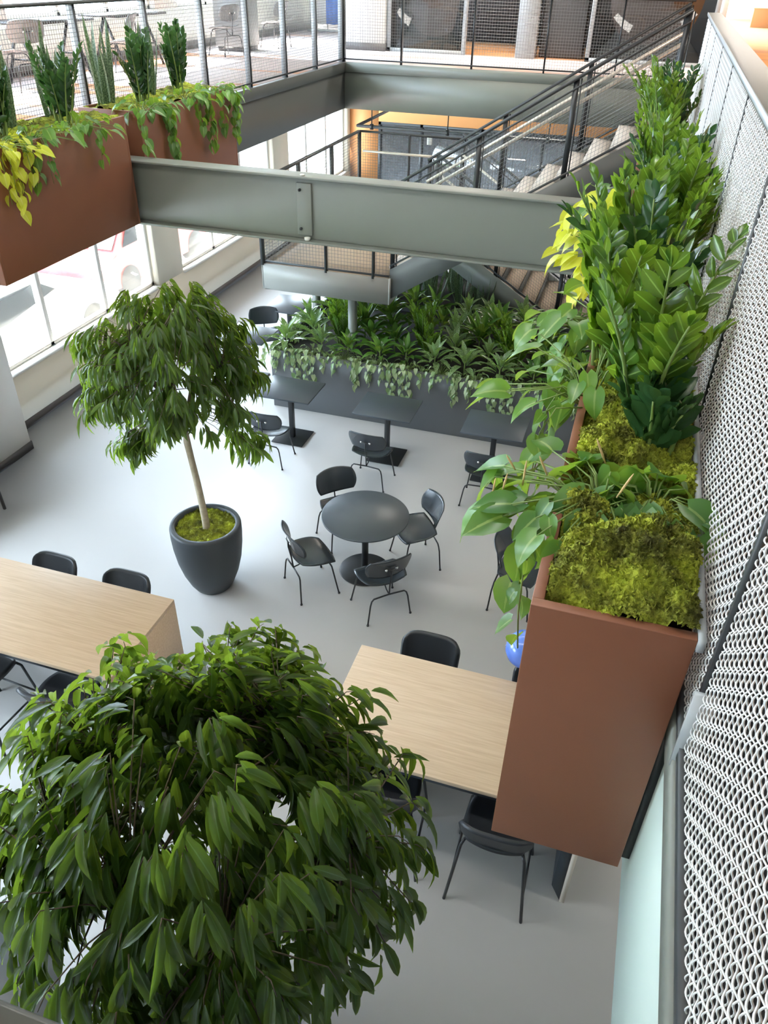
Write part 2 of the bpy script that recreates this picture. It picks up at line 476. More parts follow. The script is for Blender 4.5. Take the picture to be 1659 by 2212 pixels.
struct(B3('baseboard_column', M['base_dark'], (-7.5, -7.065, 5.985, 7.185, 0, .115)))
struct(B3('baseboard_gallery', M['base'], (-8.9, -8.885, -4, 22.5, Z1, Z1 + .14)))
# lower far wall: orange, with a wide dark glazed opening
struct(B3('wall_far', M['orange'], (-7.6, -6.72, 21.1, 21.3, 0, ZB), (-6.72, 1.2, 21.1, 21.3, 2.04, ZB), (1.2, 6.2, 21.1, 21.3, 0, ZB)))
wf = MB()
for x in (-6.72, -5.6, -4.02, -2.5, -1.0, .3, 1.13): wf.box(x, x + .07, 21.1, 21.22, 0, 2.04)
wf.box(-6.72, 1.2, 21.1, 21.22, 1.97, 2.04); wf.box(-6.72, 1.2, 21.1, 21.22, 0, .1)
wf = struct(wf.build('window_%d' % (n + 1), M['frame_dark'])); n += 1
B3('pane', M['glass_dark'], (-6.65, 1.13, 21.15, 21.16, .1, 1.97), parent=wf)
struct(B3('wall_room', M['slat'], (-7.6, 6.2, 23, 23.1, 0, ZB)))
struct(B3('wall_right', M['white'], (6.2, 6.4, -3.2, 23.1, 0, ZB)))
struct(B3('wall_front', M['white'], (-7.8, 6.4, -3.4, -3.2, 0, ZB)))
# upper floor slabs
struct(B3('slab_left', M['ceiling'], (-9.2, LX - .02, -4, 22.6, ZB, Z1 - .012)))
struct(B3('slab_far', M['ceiling'], (LX - .02, 9, FY + .02, 36, ZB, Z1 - .012)))
struct(B3('slab_right', M['ceiling'], (HX + .03, 9, -4, FY + .02, ZB, Z1 - .012)))
struct(B3('slab_front', M['ceiling'], (LX - .02, HX + .03, -4, -.02, ZB, Z1 - .012)))
struct(B3('floor_gallery_left', M['carpet_pink'], (-8.9, LX - .05, -4, FY, Z1 - .012, Z1)))
struct(B3('floor_gallery_far', M['carpet_pale'], (-8.9, .9, FY + .05, 22.6, Z1 - .012, Z1)))
struct(B3('floor_gallery_right', M['carpet_orange'], (1.15, 9, -4, FY + .05, Z1 - .012, Z1), (.9, 9, FY + .05, 36, Z1 - .012, Z1)))
struct(B3('floor_strip_right', M['floor_dark'], (HX + .03, 1.15, -4, FY + .05, Z1 - .012, Z1)))  # near-black floor strip beside the right guard
# painted steel edges of the opening
struct(B3('trim_1', M['steel_dark'], (LX - .02, LX, -.02, FY, ZB, 3.78), (LX - .06, LX + .03, -.02, FY - .03, 3.78, Z1)))
struct(B3('trim_2', M['steel'], (LX, HX, FY, FY + .02, ZB, 3.78), (LX, HX, FY - .03, FY + .06, 3.78, Z1)))
struct(B3('trim_3', M['mint'], (HX, HX + .03, 0, FY, ZB, 3.83)))
struct(B3('trim_4', M['steel'], (.327, .36, -.02, FY - .03, 3.845, Z1)))
struct(B3('trim_5', M['steel'], (LX, HX, -.02, 0, ZB, Z1)))
# upper room shell
struct(B3('ceiling', M['ceiling'], (-9.2, 9, -4, 36, 7.2, 7.3)))
struct(B3('wall_back_upper', M['white'], (-9.2, .9, 22.6, 22.8, Z1, 7.2), (.78, .9, 17.4, 22.6, Z1, 7.2), (.78, 9, 36, 36.2, Z1, 7.2)))
struct(B3('wall_right_upper', M['white'], (9, 9.2, -4, 36.2, Z1, 7.2)))
struct(B3('wall_front_upper', M['white'], (-9.2, 9, -4.2, -4, Z1, 7.2)))
# outside
struct(B3('ground_outside', M['asphalt'], (-60, -8.6, -30, 60, -.5, -.3)))
struct(B3('lawn_outside', M['lawn'], (-40, -20, -30, 60, -.3, -.22)))
struct(B3('ground_plinth', M['asphalt'], (-8.6, -7.8, -4, 23, -.5, -.05)))

# ------------------------------------------------------------------ cars in the lot
def car(label, loc, rz, mat):
    t = thing('car', label, 'car', loc, rz)
    prof = [(-2.1, .35), (-2.15, .75), (-1.6, .9), (-1.0, 1.38), (.35, 1.42), (1.0, .98), (2.0, .82), (2.15, .55), (2.1, .3)]
    m = MB(); nn = len(prof)
    for s, w in ((1, .86),):
        V = []
        for x, z in prof:
            ww = .86 if z < 1.1 else .66
            V += [(x, -ww, z), (x, ww, z)]
        q = [(2 * i, 2 * i + 1, 2 * ((i + 1) % nn) + 1, 2 * ((i + 1) % nn)) for i in range(nn)]
        m.add(V, [np.array(q), np.array([[2 * i for i in range(nn)][::-1]]), np.array([[2 * i + 1 for i in range(nn)]])])
    m.build('body', mat, t, bevel=.05)
    g = MB()
    g.add([(-1.52, -.70, .97), (-1.52, .70, .97), (-1.02, .62, 1.36), (-1.02, -.62, 1.36)], np.array([(0, 1, 2, 3)]))
    g.V[-1] = g.V[-1] + np.array([-.03, 0, .02])
    g.add(np.array([(.42, -.62, 1.38), (.42, .62, 1.38), (.98, .72, 1.02), (.98, -.72, 1.02)]) + np.array([.02, 0, .03]), np.array([(0, 1, 2, 3)]))
    for s in (-1, 1):
        g.add(np.array([(-1.35, s * .80, 1.0), (.85, s * .80, 1.0), (.3, s * .70, 1.34), (-.95, s * .70, 1.34)]) + np.array([0, s * .02, 0]), np.array([(0, 1, 2, 3)]))
    g.build('windows', M['car_glass'], t)
    for x in (-1.3, 1.35):
        for s in (-1, 1):
            w = MB(); w.tube([(x, s * .66, .32), (x, s * .88, .32)], .32, 20)
            w.build('wheel', M['tyre'], t)
car('silver car parked outside beyond the lower window', (-9.75, 9.9, -.3), PI / 2, M['car_silver'])
car('red car parked outside beside the silver one', (-10.3, 14.6, -.3), PI / 2, M['car_red'])

# ------------------------------------------------------------------ steel beam across the void
t = thing('steel_beam', 'grey steel beam spanning the void between the upper floors', 'beam', (-2.55, 7.05, 3.21))
b = MB(); x0, x1 = LX + .0 + 2.55, .34 + 2.55
b.box(x0, x1, -.10, .10, 0, .022); b.box(x0, x1, -.10, .10, .578, .60); b.box(x0, x1, -.008, .008, .022, .578)
b.build('web_and_flanges', M['steel'], t, bevel=.006)
p = B3('splice_plate', M['steel'], (-.48, -.33, -.032, -.008, .06, .53), parent=t, bevel=.006)
for z in (.12, .47):
    q = MB(); q.tube([(-.44, -.032, z), (-.44, -.055, z)], .013, 6); q.build('bolt', M['black_metal'], p)
q = MB(); q.lathe([(.001, 0), (.028, .004), (.03, .03), (.001, .034)], (-.37, -.06, .022), 16); q.build('disc_sensor', M['white'], t, smooth=True)
q = MB(); q.lathe([(.001, 0), (.022, .003), (.022, .012), (.001, .014)], (-.40, -.06, .60), 16); q.build('cap_plug', M['white'], t, smooth=True)

# ------------------------------------------------------------------ guards with wire mesh
P_ = .045
def flat_mesh(parent, mat, o, u, v, Lu, Lv, r=.0026, pitch=P_, name='mesh_panel', shear=0.):
    """straight welded grid, origin o, edge directions u and v"""
    o = np.array(o, float); u = np.array(u, float); v = np.array(v, float)
    nrm = np.cross(u, v); nrm /= np.linalg.norm(nrm)
    m = MB()
    k = np.arange(pitch / 2, Lv, pitch)
    P = np.stack([o + v * k[:, None], o + v * k[:, None] + u * Lu], 1); m.wires(P, r, v, nrm)
    k = np.arange(pitch / 2, Lu, pitch)
    P = np.stack([o + u * k[:, None], o + u * k[:, None] + v * Lv], 1) + nrm * r; m.wires(P, r, u, nrm)
    return m.build(name, mat, parent)
def woven_mesh(parent, mat, X, ya, yb, za, zb, p=.0268, r=.0021, amp=.0042):
    m = MB()
    zs = np.arange(za + p / 2, zb, p); ys = np.arange(ya + p / 2, yb, p)
    yy = np.linspace(ys[0] - p / 2, ys[-1] + p / 2, len(ys) * 4 + 1); zz = np.linspace(zs[0] - p / 2, zs[-1] + p / 2, len(zs) * 4 + 1)
    ph = (-1.) ** np.arange(len(zs))
    wx = amp * ph[:, None] * np.sin((yy - yy[0]) / p * PI)[None]
    P = np.stack([X + wx, np.broadcast_to(yy, wx.shape), np.broadcast_to(zs[:, None], wx.shape) + 0 * wx], -1)
    m.wires(P, r, (0, 0, 1), (1, 0, 0), 4)
    ph = (-1.) ** np.arange(len(ys))
    wx = -amp * ph[:, None] * np.sin((zz - zz[0]) / p * PI)[None]
    P = np.stack([X + wx, np.broadcast_to(ys[:, None], wx.shape) + 0 * wx, np.broadcast_to(zz, wx.shape)], -1)
    m.wires(P, r, (0, 1, 0), (1, 0, 0), 4)
    return m.build('mesh_panel', mat, parent, smooth=True)

def mid(a, b): return [(x + y) / 2 for x, y in zip(a, b)]
# right guard, seen from above along its length
g = thing('mesh_guard', 'guard of pale woven wire mesh with a wide steel cap along the right edge', 'railing', (HX, 4.9, Z1))
def R_(x, y, z): return (x - HX, y - 4.9, z - Z1)
posts = [.10, 1.32, 2.54, 3.70, 4.88, 6.12, 7.40, 8.62, 9.76]
cap = MB(); cap.box(-.012, .112, .1 - 4.98, 9.80 - 4.9, 1.105, 1.14); cap.build('top_cap', M['cap'], g, bevel=.003)
cap = MB(); cap.box(-.018, -.012, .1 - 4.98, 9.80 - 4.9, 1.118, 1.142); cap.build('cap_edge', M['grey_metal'], g)
m = MB(); m.box(-.012, .012, .1 - 4.9, 9.76 - 4.9, .01, .045); m.build('bottom_rail', M['frame_dark'], g)
for y in posts:
    m = MB(); m.box(.008, .06, y - 4.9 - .007, y - 4.9 + .007, 0, 1.105); m.box(-.006, .008, y - 4.9 - .011, y - 4.9 + .011, .0, 1.105)
    po = m.build('post', M['frame_dark'], g)
    B3('foot_plate', M['grey_metal'], (-.020, .03, y - 4.9 - .026, y - 4.9 - .012, -.02, .22), parent=po)
for a, b2 in zip(posts[:-1], posts[1:]):
    woven_mesh(g, M['mesh'], 0, a - 4.9 + .016, b2 - 4.9 - .016, .05, 1.10)

def straight_guard(name, label, A, Bp, ps, mat_post, mat_mesh, h=1.09, deep=.07, facing=1, cap_mat='frame_dark', pitch=P_):
    """guard from A to B at floor level, flat-bar posts at distances ps"""
    A = np.array(A, float); Bp = np.array(Bp, float); d = Bp - A; L = np.linalg.norm(d); d /= L
    nrm = np.array([-d[1], d[0], 0]) * facing
    c = (A + Bp) / 2
    g = thing(name, label, 'railing', tuple(c))
    a0 = A - c; z = np.array([0, 0, 1.])
    m = MB(); m.bar(a0 + z * h, a0 + d * L + z * h, .05, .03); m.build('top_rail', M[cap_mat], g)
    m = MB(); m.bar(a0 + z * .05, a0 + d * L + z * .05, .02, .022); m.build('bottom_rail', M['black_metal'], g)
    for s in ps:
        m = MB(); q = a0 + d * s
        m.bar(q + nrm * (deep / 2 + .012), q + nrm * (deep / 2 + .012) + z * h, .014, deep, upv=tuple(nrm)); 
        po = m.build('post', M[mat_post], g)
        m = MB(); m.bar(q, q + z * h, .026, .014, upv=tuple(nrm)); m.build('edge_bar', M['black_metal'], po)
    for a, b2 in zip(ps[:-1], ps[1:]):
        flat_mesh(g, M[mat_mesh], a0 + d * (a + .015) + z * .06, d, z, b2 - a - .03, h - .07, pitch=pitch)
    return g
straight_guard('gallery_railing', 'left wire mesh railing behind the brown planters', (LX - .03, .02, Z1), (LX - .03, FY, Z1), [15.0 - 1.25 * k for k in range(12, -1, -1)], 'grey_metal', 'mesh_dark', pitch=.036, h=1.11)
straight_guard('gallery_railing', 'far wire mesh railing in front of the glazed offices', (LX - .02, FY + .03, Z1), (.3, FY + .03, Z1), [0, 1.06, 2.32, 3.56, 4.72, 5.7], 'frame_dark', 'mesh_dark')
gn = straight_guard('gallery_railing', 'railing at the bottom left corner with a dark flat cap', (LX, .03, Z1), (HX - .03, .03, Z1), [0.02, 1.2, 2.4, 3.6, 4.8, 5.7], 'frame_dark', 'mesh_dark', facing=-1)
m = MB(); m.box(LX + 2.5625, HX - .04 + 2.5625, -.055, .065, 1.10, 1.14); m.build('flat_cap', M['cap'], gn, bevel=.003)

# ------------------------------------------------------------------ staircase
SX, SZ, RUN, RISE = -2.93, 1.965, .2835, .1786
def stair_flight(name, label, Y0, Y1, x0, z0, sgn, nstep, tread_mat):
    """sgn 1: climbs to the right, -1: goes down to the right"""
    ym = (Y0 + Y1) / 2
    t = thing(name, label, 'staircase', (x0, ym, z0))
    w = (Y1 - Y0) / 2; sl = sgn * RISE / RUN; Lx = RUN * nstep
    for s in (-1, 1):
        m = MB(); y = s * w
        zt, zb = .13, -.27
        V = []
        for yy in (y - .02, y + .02):
            V += [(0, yy, zb), (Lx, yy, zb + sl * Lx), (Lx, yy, zt + sl * Lx), (0, yy, zt)]
        m.add(V, np.array([(0, 1, 2, 3), (7, 6, 5, 4), (0, 4, 5, 1), (1, 5, 6, 2), (2, 6, 7, 3), (3, 7, 4, 0)]))
        m.build('stringer', M['steel_dark'] if sgn > 0 else M['steel'], t)
    for i in range(nstep):
        x = RUN * i; z = RISE * (i + 1) if sgn > 0 else -RISE * i
        if sgn < 0 and i == 0: continue
        m = MB(); m.box(x - .02, x + RUN, -w + .02, w - .02, z - .045, z)
        tr = m.build('tread', tread_mat, t)
        rz = z - RISE if sgn > 0 else z
        xx = x - .002 if sgn > 0 else x + RUN - .02
        m = MB()
        if sgn > 0: m.box(x + .0, x + .02, -w + .02, w - .02, z - RISE, z - .045)
        else: m.box(x - .0, x + .02, -w + .02, w - .02, z, z + RISE - .045)
        m.build('riser', M['steel_dark'], tr)
    for s in (-1, 1):
        y = s * (w + .0)
        up = np.array([0, 0, 1.]); d = np.array([Lx, 0, sl * Lx]); L = np.linalg.norm(d); d /= L
        a = np.array([0, y, .16])
        m = MB(); m.bar(a + up * 1.0, a + up * 1.0 + d * L, .045, .035); m.bar(a + up * .90, a + up * .90 + d * L, .02, .02); m.build('top_rail', M['frame_dark'], t)
        m = MB(); m.bar(a + up * .015, a + up * .015 + d * L, .02, .025); m.build('bottom_rail', M['frame_dark'], t)
        hr = a + np.array([0, -s * .09, .72])
        m = MB(); m.tube([hr + d * .02, hr + d * (L - .02)], .02, 10); m.build('handrail', M['rail_cream'], t, smooth=True)
        for k in range(4):
            q = a + d * (L * (.01 + .327 * k))
            m = MB(); m.bar(q - up * .05, q + up * 1.0, .014, .06, upv=(1, 0, 0)); m.bar(q + np.array([.05, 0, 0]) - up * .05, q + np.array([.05, 0, 0]) + up * 1.0, .014, .014, upv=(1, 0, 0)); m.build('post', M['black_metal'], t)
        flat_mesh(t, M['mesh_dark'], a + up * .03, d, up, L, .86, r=.0026)
    return t
stair_flight('staircase', 'upper stair flight with mesh guards climbing right to the upper floor', 9.8, 11.55, SX, SZ, 1, 11, M['tread'])
stair_flight('staircase', 'lower stair flight going down right behind the grey planter', 12.05, 13.8, SX, SZ, -1, 11, M['tread_tan'])
t = thing('stair_landing', 'pale half landing of the stairs standing over the planter', 'landing', (-3.84, 11.8, SZ))
m = MB(); w, d = .91, 2.04
m.box(-w, w, -d, d, -.10, -.015); m.build('deck', M['landing'], t)
m = MB(); m.box(-w + .02, w, -d + .02, d - .02, -.015, 0); m.build('floor_finish', M['tan_floor'], t)
m = MB()
for (xa, xb, ya, yb) in ((-w, w, -d - .02, -d), (-w, w, d, d + .02), (-w - .02, -w, -d - .02, d + .02), (w, w + .02, -d - .02, d + .02)):
    m.box(xa, xb, ya, yb, -.33, .02)
m.build('edge_channel', M['landing'], t)
m = MB(); m.box(-w, w, -d, -d + .09, -.345, -.32); m.box(-w, -w + .09, -d, d, -.345, -.32); m.box(w - .09, w, -d, d, -.345, -.32); m.build('bottom_flange', M['landing'], t)
for x, y in ((.33, -1.85), (-.72, -.6), (.33, 1.85)):
    m = MB(); m.box(x - .05, x + .05, y - .05, y + .05, -SZ, -.33); m.build('post', M['steel'], t)
up = np.array([0, 0, 1.])
for a, b2, ps in (((-w, -d), (w, -d), (0, .93, 1.60)), ((-w, -d), (-w, d), (0, 1.36, 2.72, 4.08)), ((-w, d), (w, d), (0, .9, 1.82))):
    a = np.array([*a, 0.]); b2 = np.array([*b2, 0.]); dd = b2 - a; L = np.linalg.norm(dd); dd /= L
    m = MB(); m.bar(a + up * 1.07, b2 + up * 1.07, .05, .03); m.build('top_rail', M['frame_dark'], t)
    m = MB(); m.bar(a + up * .05, b2 + up * .05, .02, .025); m.build('bottom_rail', M['frame_dark'], t)
    for s in ps:
        m = MB(); m.bar(a + dd * s, a + dd * s + up * 1.07, .03, .06, upv=tuple(np.cross(dd, up))); m.build('post', M['frame_dark'], t)
    flat_mesh(t, M['mesh_dark'], a + up * .06, dd, up, L, 1.0, r=.0026)
m = MB(); m.tube([(-w + .1, d - .1, .78), (w - .1, d - .1, .78)], .02, 10); m.build('handrail', M['rail_cream'], t, smooth=True)

# sprinkler pipe under the far upper floor
t = thing('sprinkler_pipe', 'thin grey pipe on hangers below the far upper floor', 'pipe', (-4.0, 16.2, 2.72))
m = MB(); m.tube([(-1.6, 0, 0), (4.3, 0, 0)], .03, 10); m.tube([(-1.6, 0, 0), (-1.62, 4, 0)], .03, 10); m.build('pipe', M['frame_dark'], t, smooth=True)
for x in (-1.3, .25, 2.2, 3.6):
    m = MB(); m.tube([(x, 0, .02), (x, 0, .46)], .011, 6); m.box(x - .03, x + .03, -.03, .03, -.05, .05); m.build('hanger', M['black_metal'], t)
m = MB(); m.lathe([(.001, 0), (.05, 0), (.05, .16), (.001, .16)], (-.1, 0, -.24), 16); m.build('valve', M['white'], t)
# ------------------------------------------------------------------ moulded ply chairs
def ply_chair(label, ply='ply', name='plywood_chair'):
    t = thing(name, label, 'chair', (0, 0, 0))
    def sq(ns, nt, ks, kt):
        s, q = np.meshgrid(np.linspace(-1, 1, ns), np.linspace(-1, 1, nt), indexing='ij')
        return s, q, s * np.sqrt(1 - ks * q * q), q * np.sqrt(1 - kt * s * s)
    s, q, x, y = sq(17, 17, .27, .28)
    z = .435 + .030 * np.abs(x) ** 2 * (1 - .5 * y) - .035 * np.maximum(0, y) ** 3 + .03 * np.maximum(0, -y) ** 2
    G = np.stack([x * .245 * (1 - .04 * -y), .015 + y * .205, z], -1)
    m = MB(); m.sheet(G, .011); m.build('seat', M[ply], t, smooth=True)
    s, q, x, y = sq(17, 13, .27, .30)
    G = np.stack([x * .24 * (1 + .03 * y), -.205 - .045 * y + .065 * x ** 2 - .012 * y ** 2, .675 + y * .135], -1)
    m = MB(); m.sheet(G[:, ::-1], .011); bk = m.build('backrest', M[ply], t, smooth=True)
    for sx in (-1, 1):
        m = MB(); m.lathe([(.001, 0), (.014, .002), (.016, .008), (.010, .016), (.001, .018)], (0, 0, 0), 12)
        o = m.build('mount', M['chrome'], bk, smooth=True); o.location = (sx * .055, -.222, .672); o.rotation_euler = (PI / 2, 0, 0)
    r = .0085
    for sx in (-1, 1):
        m = MB(); m.tube([(sx * .238, .212, .0), (sx * .192, .155, .35), (sx * .175, .13, .405), (sx * .10, .115, .418)], r, 8); m.lathe([(.001, 0), (.013, .001), (.013, .014), (.001, .016)], (sx * .238, .212, 0), 10)
        m.build('leg', M['black_metal'], t, smooth=True)
        m = MB(); m.tube([(sx * .238, -.212, .0), (sx * .205, -.20, .24), (sx * .19, -.195, .29), (sx * .165, -.193, .315), (0, -.192, .322)], r, 8); m.lathe([(.001, 0), (.013, .001), (.013, .014), (.001, .016)], (sx * .238, -.212, 0), 10)
        m.build('leg', M['black_metal'], t, smooth=True)
    m = MB(); m.tube([(0, -.192, .322), (0, -.205, .45), (0, -.232, .60), (0, -.234, .672)], r, 8); m.tube([(-.058, -.232, .672), (0, -.236, .672), (.058, -.232, .672)], .007, 8)
    m.tube([(0, -.192, .322), (0, -.13, .335), (0, -.05, .40), (0, .115, .418)], .007, 8); m.tube([(-.12, .115, .418), (.12, .115, .418)], r, 8)
    m.build('spine', M['black_metal'], t, smooth=True)
    return t
D = math.radians
GC = 'black plywood chairs on the lower floor'
ch = ply_chair('black plywood chair at the square table nearest the potted tree')
ch.location = (-3.957, 7.993, 0); ch['group'] = GC
for x, y, a, lb in (
    (-2.55, 7.94, -3, 'black plywood chair at the middle of three square tables by the grey planter'),
    (-1.12, 7.96, 0, 'black plywood chair at the right-hand square table by the grey planter'),
    (-2.508, 5.779, -45.5, 'black plywood chair on the left side of the round table, seat facing right'),
    (-1.717, 5.703, 42.5, 'black plywood chair in front of the round table, its back to the viewer'),
    (-1.586, 6.545, 124.7, 'black plywood chair on the right side of the round table, backrest shining pale'),
    (-2.48, 6.675, -135, 'black plywood chair behind the round table, seat hidden under the tabletop'),
    (-.43, 6.22, -95, 'black plywood chair half hidden behind the brown planter on the right'),
    (-5.33, 10.86, -150, 'black plywood chair between the two small tables at the left of the grey planter')):
    dup(ch, (x, y, 0), D(a), lb)
cg = ply_chair('grey plywood chair upstairs beside the dark cabinet', 'ply_grey'); cg.location = (-7.75, 15.0, Z1); cg.rotation_euler = (0, 0, D(70)); cg['group'] = 'grey plywood chairs upstairs'
for x, y, a, lb in ((-7.6, 16.9, 80, 'grey plywood chair upstairs behind the dark cabinet'),
                    (-7.9, 9.7, 60, 'grey plywood chair upstairs behind the leftmost plants'),
                    (-7.7, 11.6, 110, 'grey plywood chair upstairs between two trestle tables')):
    dup(cg, (x, y, Z1), D(a), lb)

# ------------------------------------------------------------------ small tables
def square_table(label, x, y, w=.765, d=.635):
    t = thing('square_table', label, 'table', (x, y, 0), 0, 'small square tables')
    B3('tabletop', M['table_top'], (-w / 2, w / 2, -d / 2, d / 2, .718, .74), parent=t, bevel=.003)
    B3('column', M['black_metal'], (-.032, .032, -.032, .032, .012, .72), parent=t, bevel=.004)
    B3('base_plate', M['black_metal'], (-.225, .225, -.225, .225, .004, .016), parent=t, bevel=.003)
    m = MB()
    for a in (-.19, .19):
        for b in (-.19, .19): m.lathe([(.015, 0), (.015, .005)], (a, b, 0), 10)
    m.build('glide', M['black_metal'], t)
square_table('small square dark table nearest the potted tree, left of three', -3.924, 8.615)
square_table('small square dark table, middle one of three along the grey planter', -2.545, 8.575)
square_table('small square dark table, right one of three along the grey planter', -1.135, 8.565)
square_table('small square table farther off beside the left end of the grey planter', -5.18, 11.5, .635, .765)
square_table('small square table beside the near left corner of the grey planter', -5.28, 10.13)
def round_table(label, x, y):
    t = thing('round_table', label, 'table', (x, y, 0), 0, 'round tables')
    m = MB(); m.lathe([(.001, .716), (.44, .716), (.457, .724), (.457, .737), (.452, .74), (.001, .74)], k=72); m.build('tabletop', M['table_top'], t)
    m = MB(); m.lathe([(.036, .012), (.036, .716)], k=24); m.build('column', M['black_metal'], t, smooth=True)
    m = MB(); m.lathe([(.001, 0), (.275, 0), (.278, .008), (.272, .014), (.001, .018)], k=64); m.build('base_plate', M['black_metal'], t)
round_table('round dark table with four black chairs about it', -2.056, 6.21)
round_table('round blue-grey table at the lower left under the big tree', -2.66, 1.22)

# ------------------------------------------------------------------ bar stools
def bar_stool(label):
    t = thing('bar_stool', label, 'stool', (0, 0, 0), 0, 'black bar stools')
    s, q = np.meshgrid(np.linspace(-1, 1, 15), np.linspace(-1, 1, 15), indexing='ij')
    x = s * np.sqrt(1 - .30 * q * q); y = q * np.sqrt(1 - .30 * s * s)
    z = .665 + .02 * x ** 2 - .02 * np.maximum(0, y) ** 3 + .05 * np.maximum(0, -y - .35) ** 1.5
    m = MB(); m.sheet(np.stack([x * .225, .0 + y * .215, z], -1), .035); m.build('seat', M['stool'], t, smooth=True)
    s, q = np.meshgrid(np.linspace(-1, 1, 17), np.linspace(-1, 1, 11), indexing='ij')
    x = s * (1 - .10 * np.abs(q) ** 5); y = q * (1 - .16 * np.abs(s) ** 6) - .12 * (1 - s * s) * np.maximum(0, -q)
    G = np.stack([x * .228 * (1 + .02 * y), -.215 - .05 * y + .065 * x ** 4, .785 + y * .135], -1)
    m = MB(); m.sheet(G[:, ::-1], .03); m.build('backrest', M['stool'], t, smooth=True)
    for sx in (-1, 1):
        for sy in (-1, 1):
            m = MB(); m.tube([(sx * .275, sy * .265, 0), (sx * .215, sy * .195, .60), (sx * .195, sy * .17, .645)], .0115, 8)
            m.build('leg', M['black_metal'], t, smooth=True)
    def at(sx, sy, z): k = z / .60; return (sx * (.275 - .06 * k), sy * (.265 - .07 * k), z)
    m = MB()
    for a, b in (((1, 1), (-1, 1)), ((1, 1), (1, -1)), ((-1, 1), (-1, -1))):
        m.tube([at(*a, .25), at(*b, .25)], .009, 8)
    m.build('footrest', M['black_metal'], t, smooth=True)
    m = MB()
    for sx in (-1, 1):
        m.tube([(sx * .195, -.17, .645), (sx * .195, .17, .645)], .01, 8)
    m.build('seat_frame', M['black_metal'], t, smooth=True)
    return t
st = bar_stool('black bar stool in front of the right oak table, next to the brown planter')
st.location = (-.085, 3.2, 0)
for x, y, a, lb in (
    (-.88, 3.24, 4, 'black bar stool in front of the right oak table, mostly hidden by the big tree'),
    (-.91, 4.29, 180, 'black bar stool behind the right oak table, showing only its backrest'),
    (.03, 4.25, 180, 'black bar stool under the blue balloon behind the right oak table'),
    (-4.46, 4.19, 178, 'left of the two black bar stools behind the left oak table'),
    (-3.70, 4.19, 180, 'right of the two black bar stools behind the left oak table'),
    (-3.55, 3.25, 3, 'black bar stool in front of the left oak table, beside the big tree'),
    (-4.36, 3.25, -4, 'black bar stool at the left edge, in front of the left oak table')):
    dup(st, (x, y, 0), D(a), lb)

# ------------------------------------------------------------------ high oak tables
def high_table(label, x0, x1, y0, y1, h, chamfer):
    cx, cy = (x0 + x1) / 2, (y0 + y1) / 2
    t = thing('high_table', label, 'table', (cx, cy, 0), 0, 'high oak tables')
    a, b, c, d = x0 - cx, x1 - cx, y0 - cy, y1 - cy
    B3('tabletop', M['wood'], (a, b, c, d, h - .035, h), parent=t, bevel=.002)
    B3('under_frame', M['wood_dark'], (a + .06, b - .10, c + .012, d - .012, h - .075, h - .035), parent=t)
    e = B3('end_panel', M['wood'], (a, a + .035, c, d, 0, h - .035), parent=t)
    B3('lining', M['wood_dark'], (a + .035, a + .06, c + .02, d - .02, 0, h - .035), parent=e)
    e = B3('end_panel', M['wood'], (b - .035, b, c + .004, d, 0, h - .035), parent=t)
    B3('front_edge', M['edge'], (b - .035, b, c - .0, c + .004, 0, h - .035), parent=e)
    m = MB(); m.prism([(b - .035, c + .012), (b - .035, d - .01), (b - .10, d - .01), (b - .10, c + .11)], 0, h - .035); m.build('lining', M['wood_dark'], e)
high_table('high oak table on the right, running behind the brown planter', -1.405, .46, 3.165, 4.18, 1.0, True)
high_table('high oak table on the left, cut off by the left edge', -5.4, -3.075, 3.222, 4.175, 1.0, False)

# blue balloon
t = thing('balloon', 'blue balloon floating behind the right oak table', 'balloon', (-.16, 4.36, .88))
m = MB(); m.lathe([(.001, .12), (.03, .125), (.075, .16), (.125, .225), (.145, .29), (.135, .36), (.095, .415), (.04, .438), (.001, .442)], k=40); m.lathe([(.001, .125), (.012, .118), (.017, .10), (.001, .104)], k=12); m.build('bubble', M['blue'], t, smooth=True)
m = MB(); m.tube([(0, 0, .104), (.01, .0, .05), (.03, .01, -.02)], .002, 5); m.build('string', M['white'], t)

